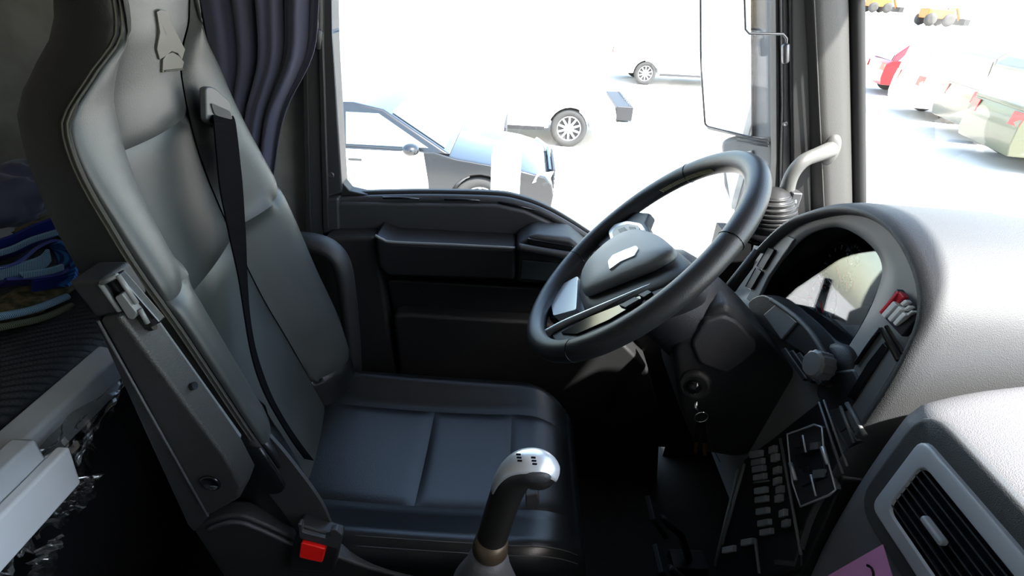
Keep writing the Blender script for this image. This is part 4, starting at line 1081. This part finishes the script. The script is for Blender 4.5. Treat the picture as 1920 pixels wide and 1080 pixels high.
    for s in (-1, 1):
        if front:
            q = [T(.05, s * hw * .60, .62), T(.02, s * hw * .60, .70), T(.22, s * hw * .93, .76), T(.28, s * hw * .955, .64)]
            MB().prism(q, T(-.02, s * .012, .01) - T(0, 0, 0)).build('head_lamp', LAMP, root, bevel=.005)
        zt2 = S['belt']
        q = [T(S['L'] + .0, s * hw * .62, zt2 - .25), T(S['L'] - .02, s * hw * .62, zt2 - .02), T(S['L'] - .05, s * hw * .97, zt2 - .02), T(S['L'] - .02, s * hw * .97, zt2 - .25)]
        MB().prism(q, T(.015, s * .008, 0) - T(0, 0, 0)).build('tail_lamp', TAIL, root, bevel=.005)
        mz = S['belt'] + .06; mx = gx(S['belt'] + .06, 0) + .30
        MB().blob(T(mx, s * (hw + .10), mz), (.10, .10, .07), 10).build('wing_mirror', pm, root, smooth=True)
        for k in range(1, len(S['posts'])):
            MB().tube([T(S['posts'][k], s * (hw * .955 + .002), S['belt'] - .02), T(S['posts'][k], s * (hw + .002), .55), T(S['posts'][k], s * (hw + .0), .36)], .006, 4).build('door_gap', DARKT, root)
            MB().box(T(S['posts'][k] - .14, s * (hw * .975 + .008), S['belt'] - .12), (.16, .02, .03)).build('door_handle', pm, root, bevel=.005)
        MB().box(T(S['L'] / 2, s * (hw + .0), .34), (1.7, .03, .07)).build('sill_trim', DARKT, root) if abs(sa) < .3 else None
    if front:
        for k in range(6):
            z = .42 + k * .055
            MB().box(T(-.005, 0, z), (.03, 1.0, .02) if abs(ca) > .7 else (1.0, .03, .02)).build('grille_bar', DARKT, root, bevel=.004)
        MB().box(T(.05, 0, .545), (.03, 1.05, .36) if abs(ca) > .7 else (1.05, .03, .36)).build('grille', GLOSS, root)
    else:
        MB().box(T(-.14, 0, .66), (.32, 1.62, .26)).build('engine_bay', DARKT, root, bevel=.02)
        MB().box(T(-.16, 0, .45), (.26, 1.66, .10)).build('crash_beam', pm, root, bevel=.02)
        for k in range(9):
            a = T(-.30, lerp(-.7, .7, k / 8), .42 + .05 * (k % 3)); b = T(-.24, lerp(-.6, .75, ((k * 5) % 9) / 8), .80)
            MB().tube([a, (a + b) / 2 + V((.03, 0, 0)), b], .018, 6).build('bare_pipe', STEEL, root, smooth=True)
    if door_mat:  # front doors whitened to stand in for glare on the dark body
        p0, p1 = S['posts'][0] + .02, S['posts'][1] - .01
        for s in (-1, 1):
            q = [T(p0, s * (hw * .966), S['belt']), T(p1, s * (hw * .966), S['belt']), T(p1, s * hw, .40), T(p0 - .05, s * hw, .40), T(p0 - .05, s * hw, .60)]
            MB().prism(q, (T(0, s, 0) - T(0, 0, 0)) * .012).build('glare_door', door_mat, root, bevel=.006)
    return root, T
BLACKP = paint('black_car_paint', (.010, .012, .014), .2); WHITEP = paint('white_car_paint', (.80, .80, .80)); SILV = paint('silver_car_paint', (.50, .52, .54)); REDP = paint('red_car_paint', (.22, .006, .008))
GREENP = paint('olive_green_van_paint', (.060, .068, .034), .5); BLUEP = paint('pale_blue_car_paint', (.35, .45, .52)); CREAM = paint('khaki_van_paint', (.085, .082, .05))
pz = at(862, 360, Z=GZ + .33)
car('black_sedan', 'black sedan with a front door whitened for glare, parked nearest the driver window', 'sedan', .45, 7.05, 0, BLACKP, door_mat=WHITEP)
car('white_hatchback', 'white car with its front bumper missing, parked behind the black sedan', 'suv', 1.80, 11.2, 0, WHITEP, front=False)
car('white_hatchback', 'white car farther off, its rear wheel just left of the door mirror', 'suv', 7.4, 19.2, 0, WHITEP)
car('silver_car', 'pale silver car parked between the black sedan and the white car', 'suv', -.25, 9.12, 0, SILV, lod=1)
car('red_hatchback', 'red car seen through the windscreen beside the pillar', 'suv', 16.0, 18.6, -.2, REDP, lod=1)
car('white_van', 'white van seen through the windscreen, between the red car and green van', 'van', 14.9, 14.7, -.2, WHITEP, lod=1)
car('green_van', 'olive green van nearest the windscreen, at the right edge', 'van', 13.7, 10.06, -.2, GREENP, lod=1)
car('khaki_van', 'khaki van parked just beyond the olive green van', 'van', 14.6, 12.3, -.2, CREAM, lod=1)
# white square post added in place of a glare patch at the sedan nose
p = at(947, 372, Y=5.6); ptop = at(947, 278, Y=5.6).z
tag(MB().loft([[V((p.x - a, 5.6 - a, z)), V((p.x + a, 5.6 - a, z)), V((p.x + a, 5.6 + a, z)), V((p.x - a, 5.6 + a, z))] for a, z in ((.155, GZ), (.155, ptop - .05), (.13, ptop))]).build('glare_post', mat('glare_white', (.85, .85, .83), .7), None, bevel=.01), 'white square post standing in for glare at the black sedan nose', 'post')

# far yellow machines
YEL = mat('yellow_machine_paint', (.30, .12, .02), .5)
def loader(label, x, y, k):
    r = thing('wheel_loader', label, 'loader', (x, y, GZ), group='far yellow machines')
    MB().box((x, y, GZ + 1.3 * k), (3.0 * k, 1.8 * k, 1.0 * k)).build('chassis', YEL, r, bevel=.1)
    MB().box((x - .3 * k, y, GZ + 2.4 * k), (1.3 * k, 1.5 * k, 1.3 * k)).build('cab', CGL, r, bevel=.08)
    MB().box((x - .3 * k, y, GZ + 3.1 * k), (1.5 * k, 1.6 * k, .15 * k)).build('cab_roof', YEL, r, bevel=.04)
    MB().tube([V((x + 1.2 * k, y, GZ + 1.8 * k)), V((x + 2.2 * k, y, GZ + 2.0 * k)), V((x + 3.0 * k, y, GZ + .7 * k))], .18 * k, 8).build('boom', YEL, r)
    MB().box((x + 3.2 * k, y, GZ + .55 * k), (.7 * k, 2.2 * k, .7 * k)).build('bucket', DARKT, r, bevel=.05)
    for a in (-1.0, 1.1):
        for s in (-1, 1):
            MB().lathe([(.3 * k, -.2 * k), (.65 * k, -.2 * k), (.7 * k, 0), (.65 * k, .2 * k), (.3 * k, .2 * k)], (x + a * k, y + s * .9 * k, GZ + .7 * k), (0, 1, 0), 20).build('wheel', TYRE, r, smooth=True)
loader('yellow wheel loader far off, the nearer of two at the top right', 53, 79, 1.1)
loader('yellow wheel loader farthest off, just right of the pillar at the top', 80, 140, 1.5)
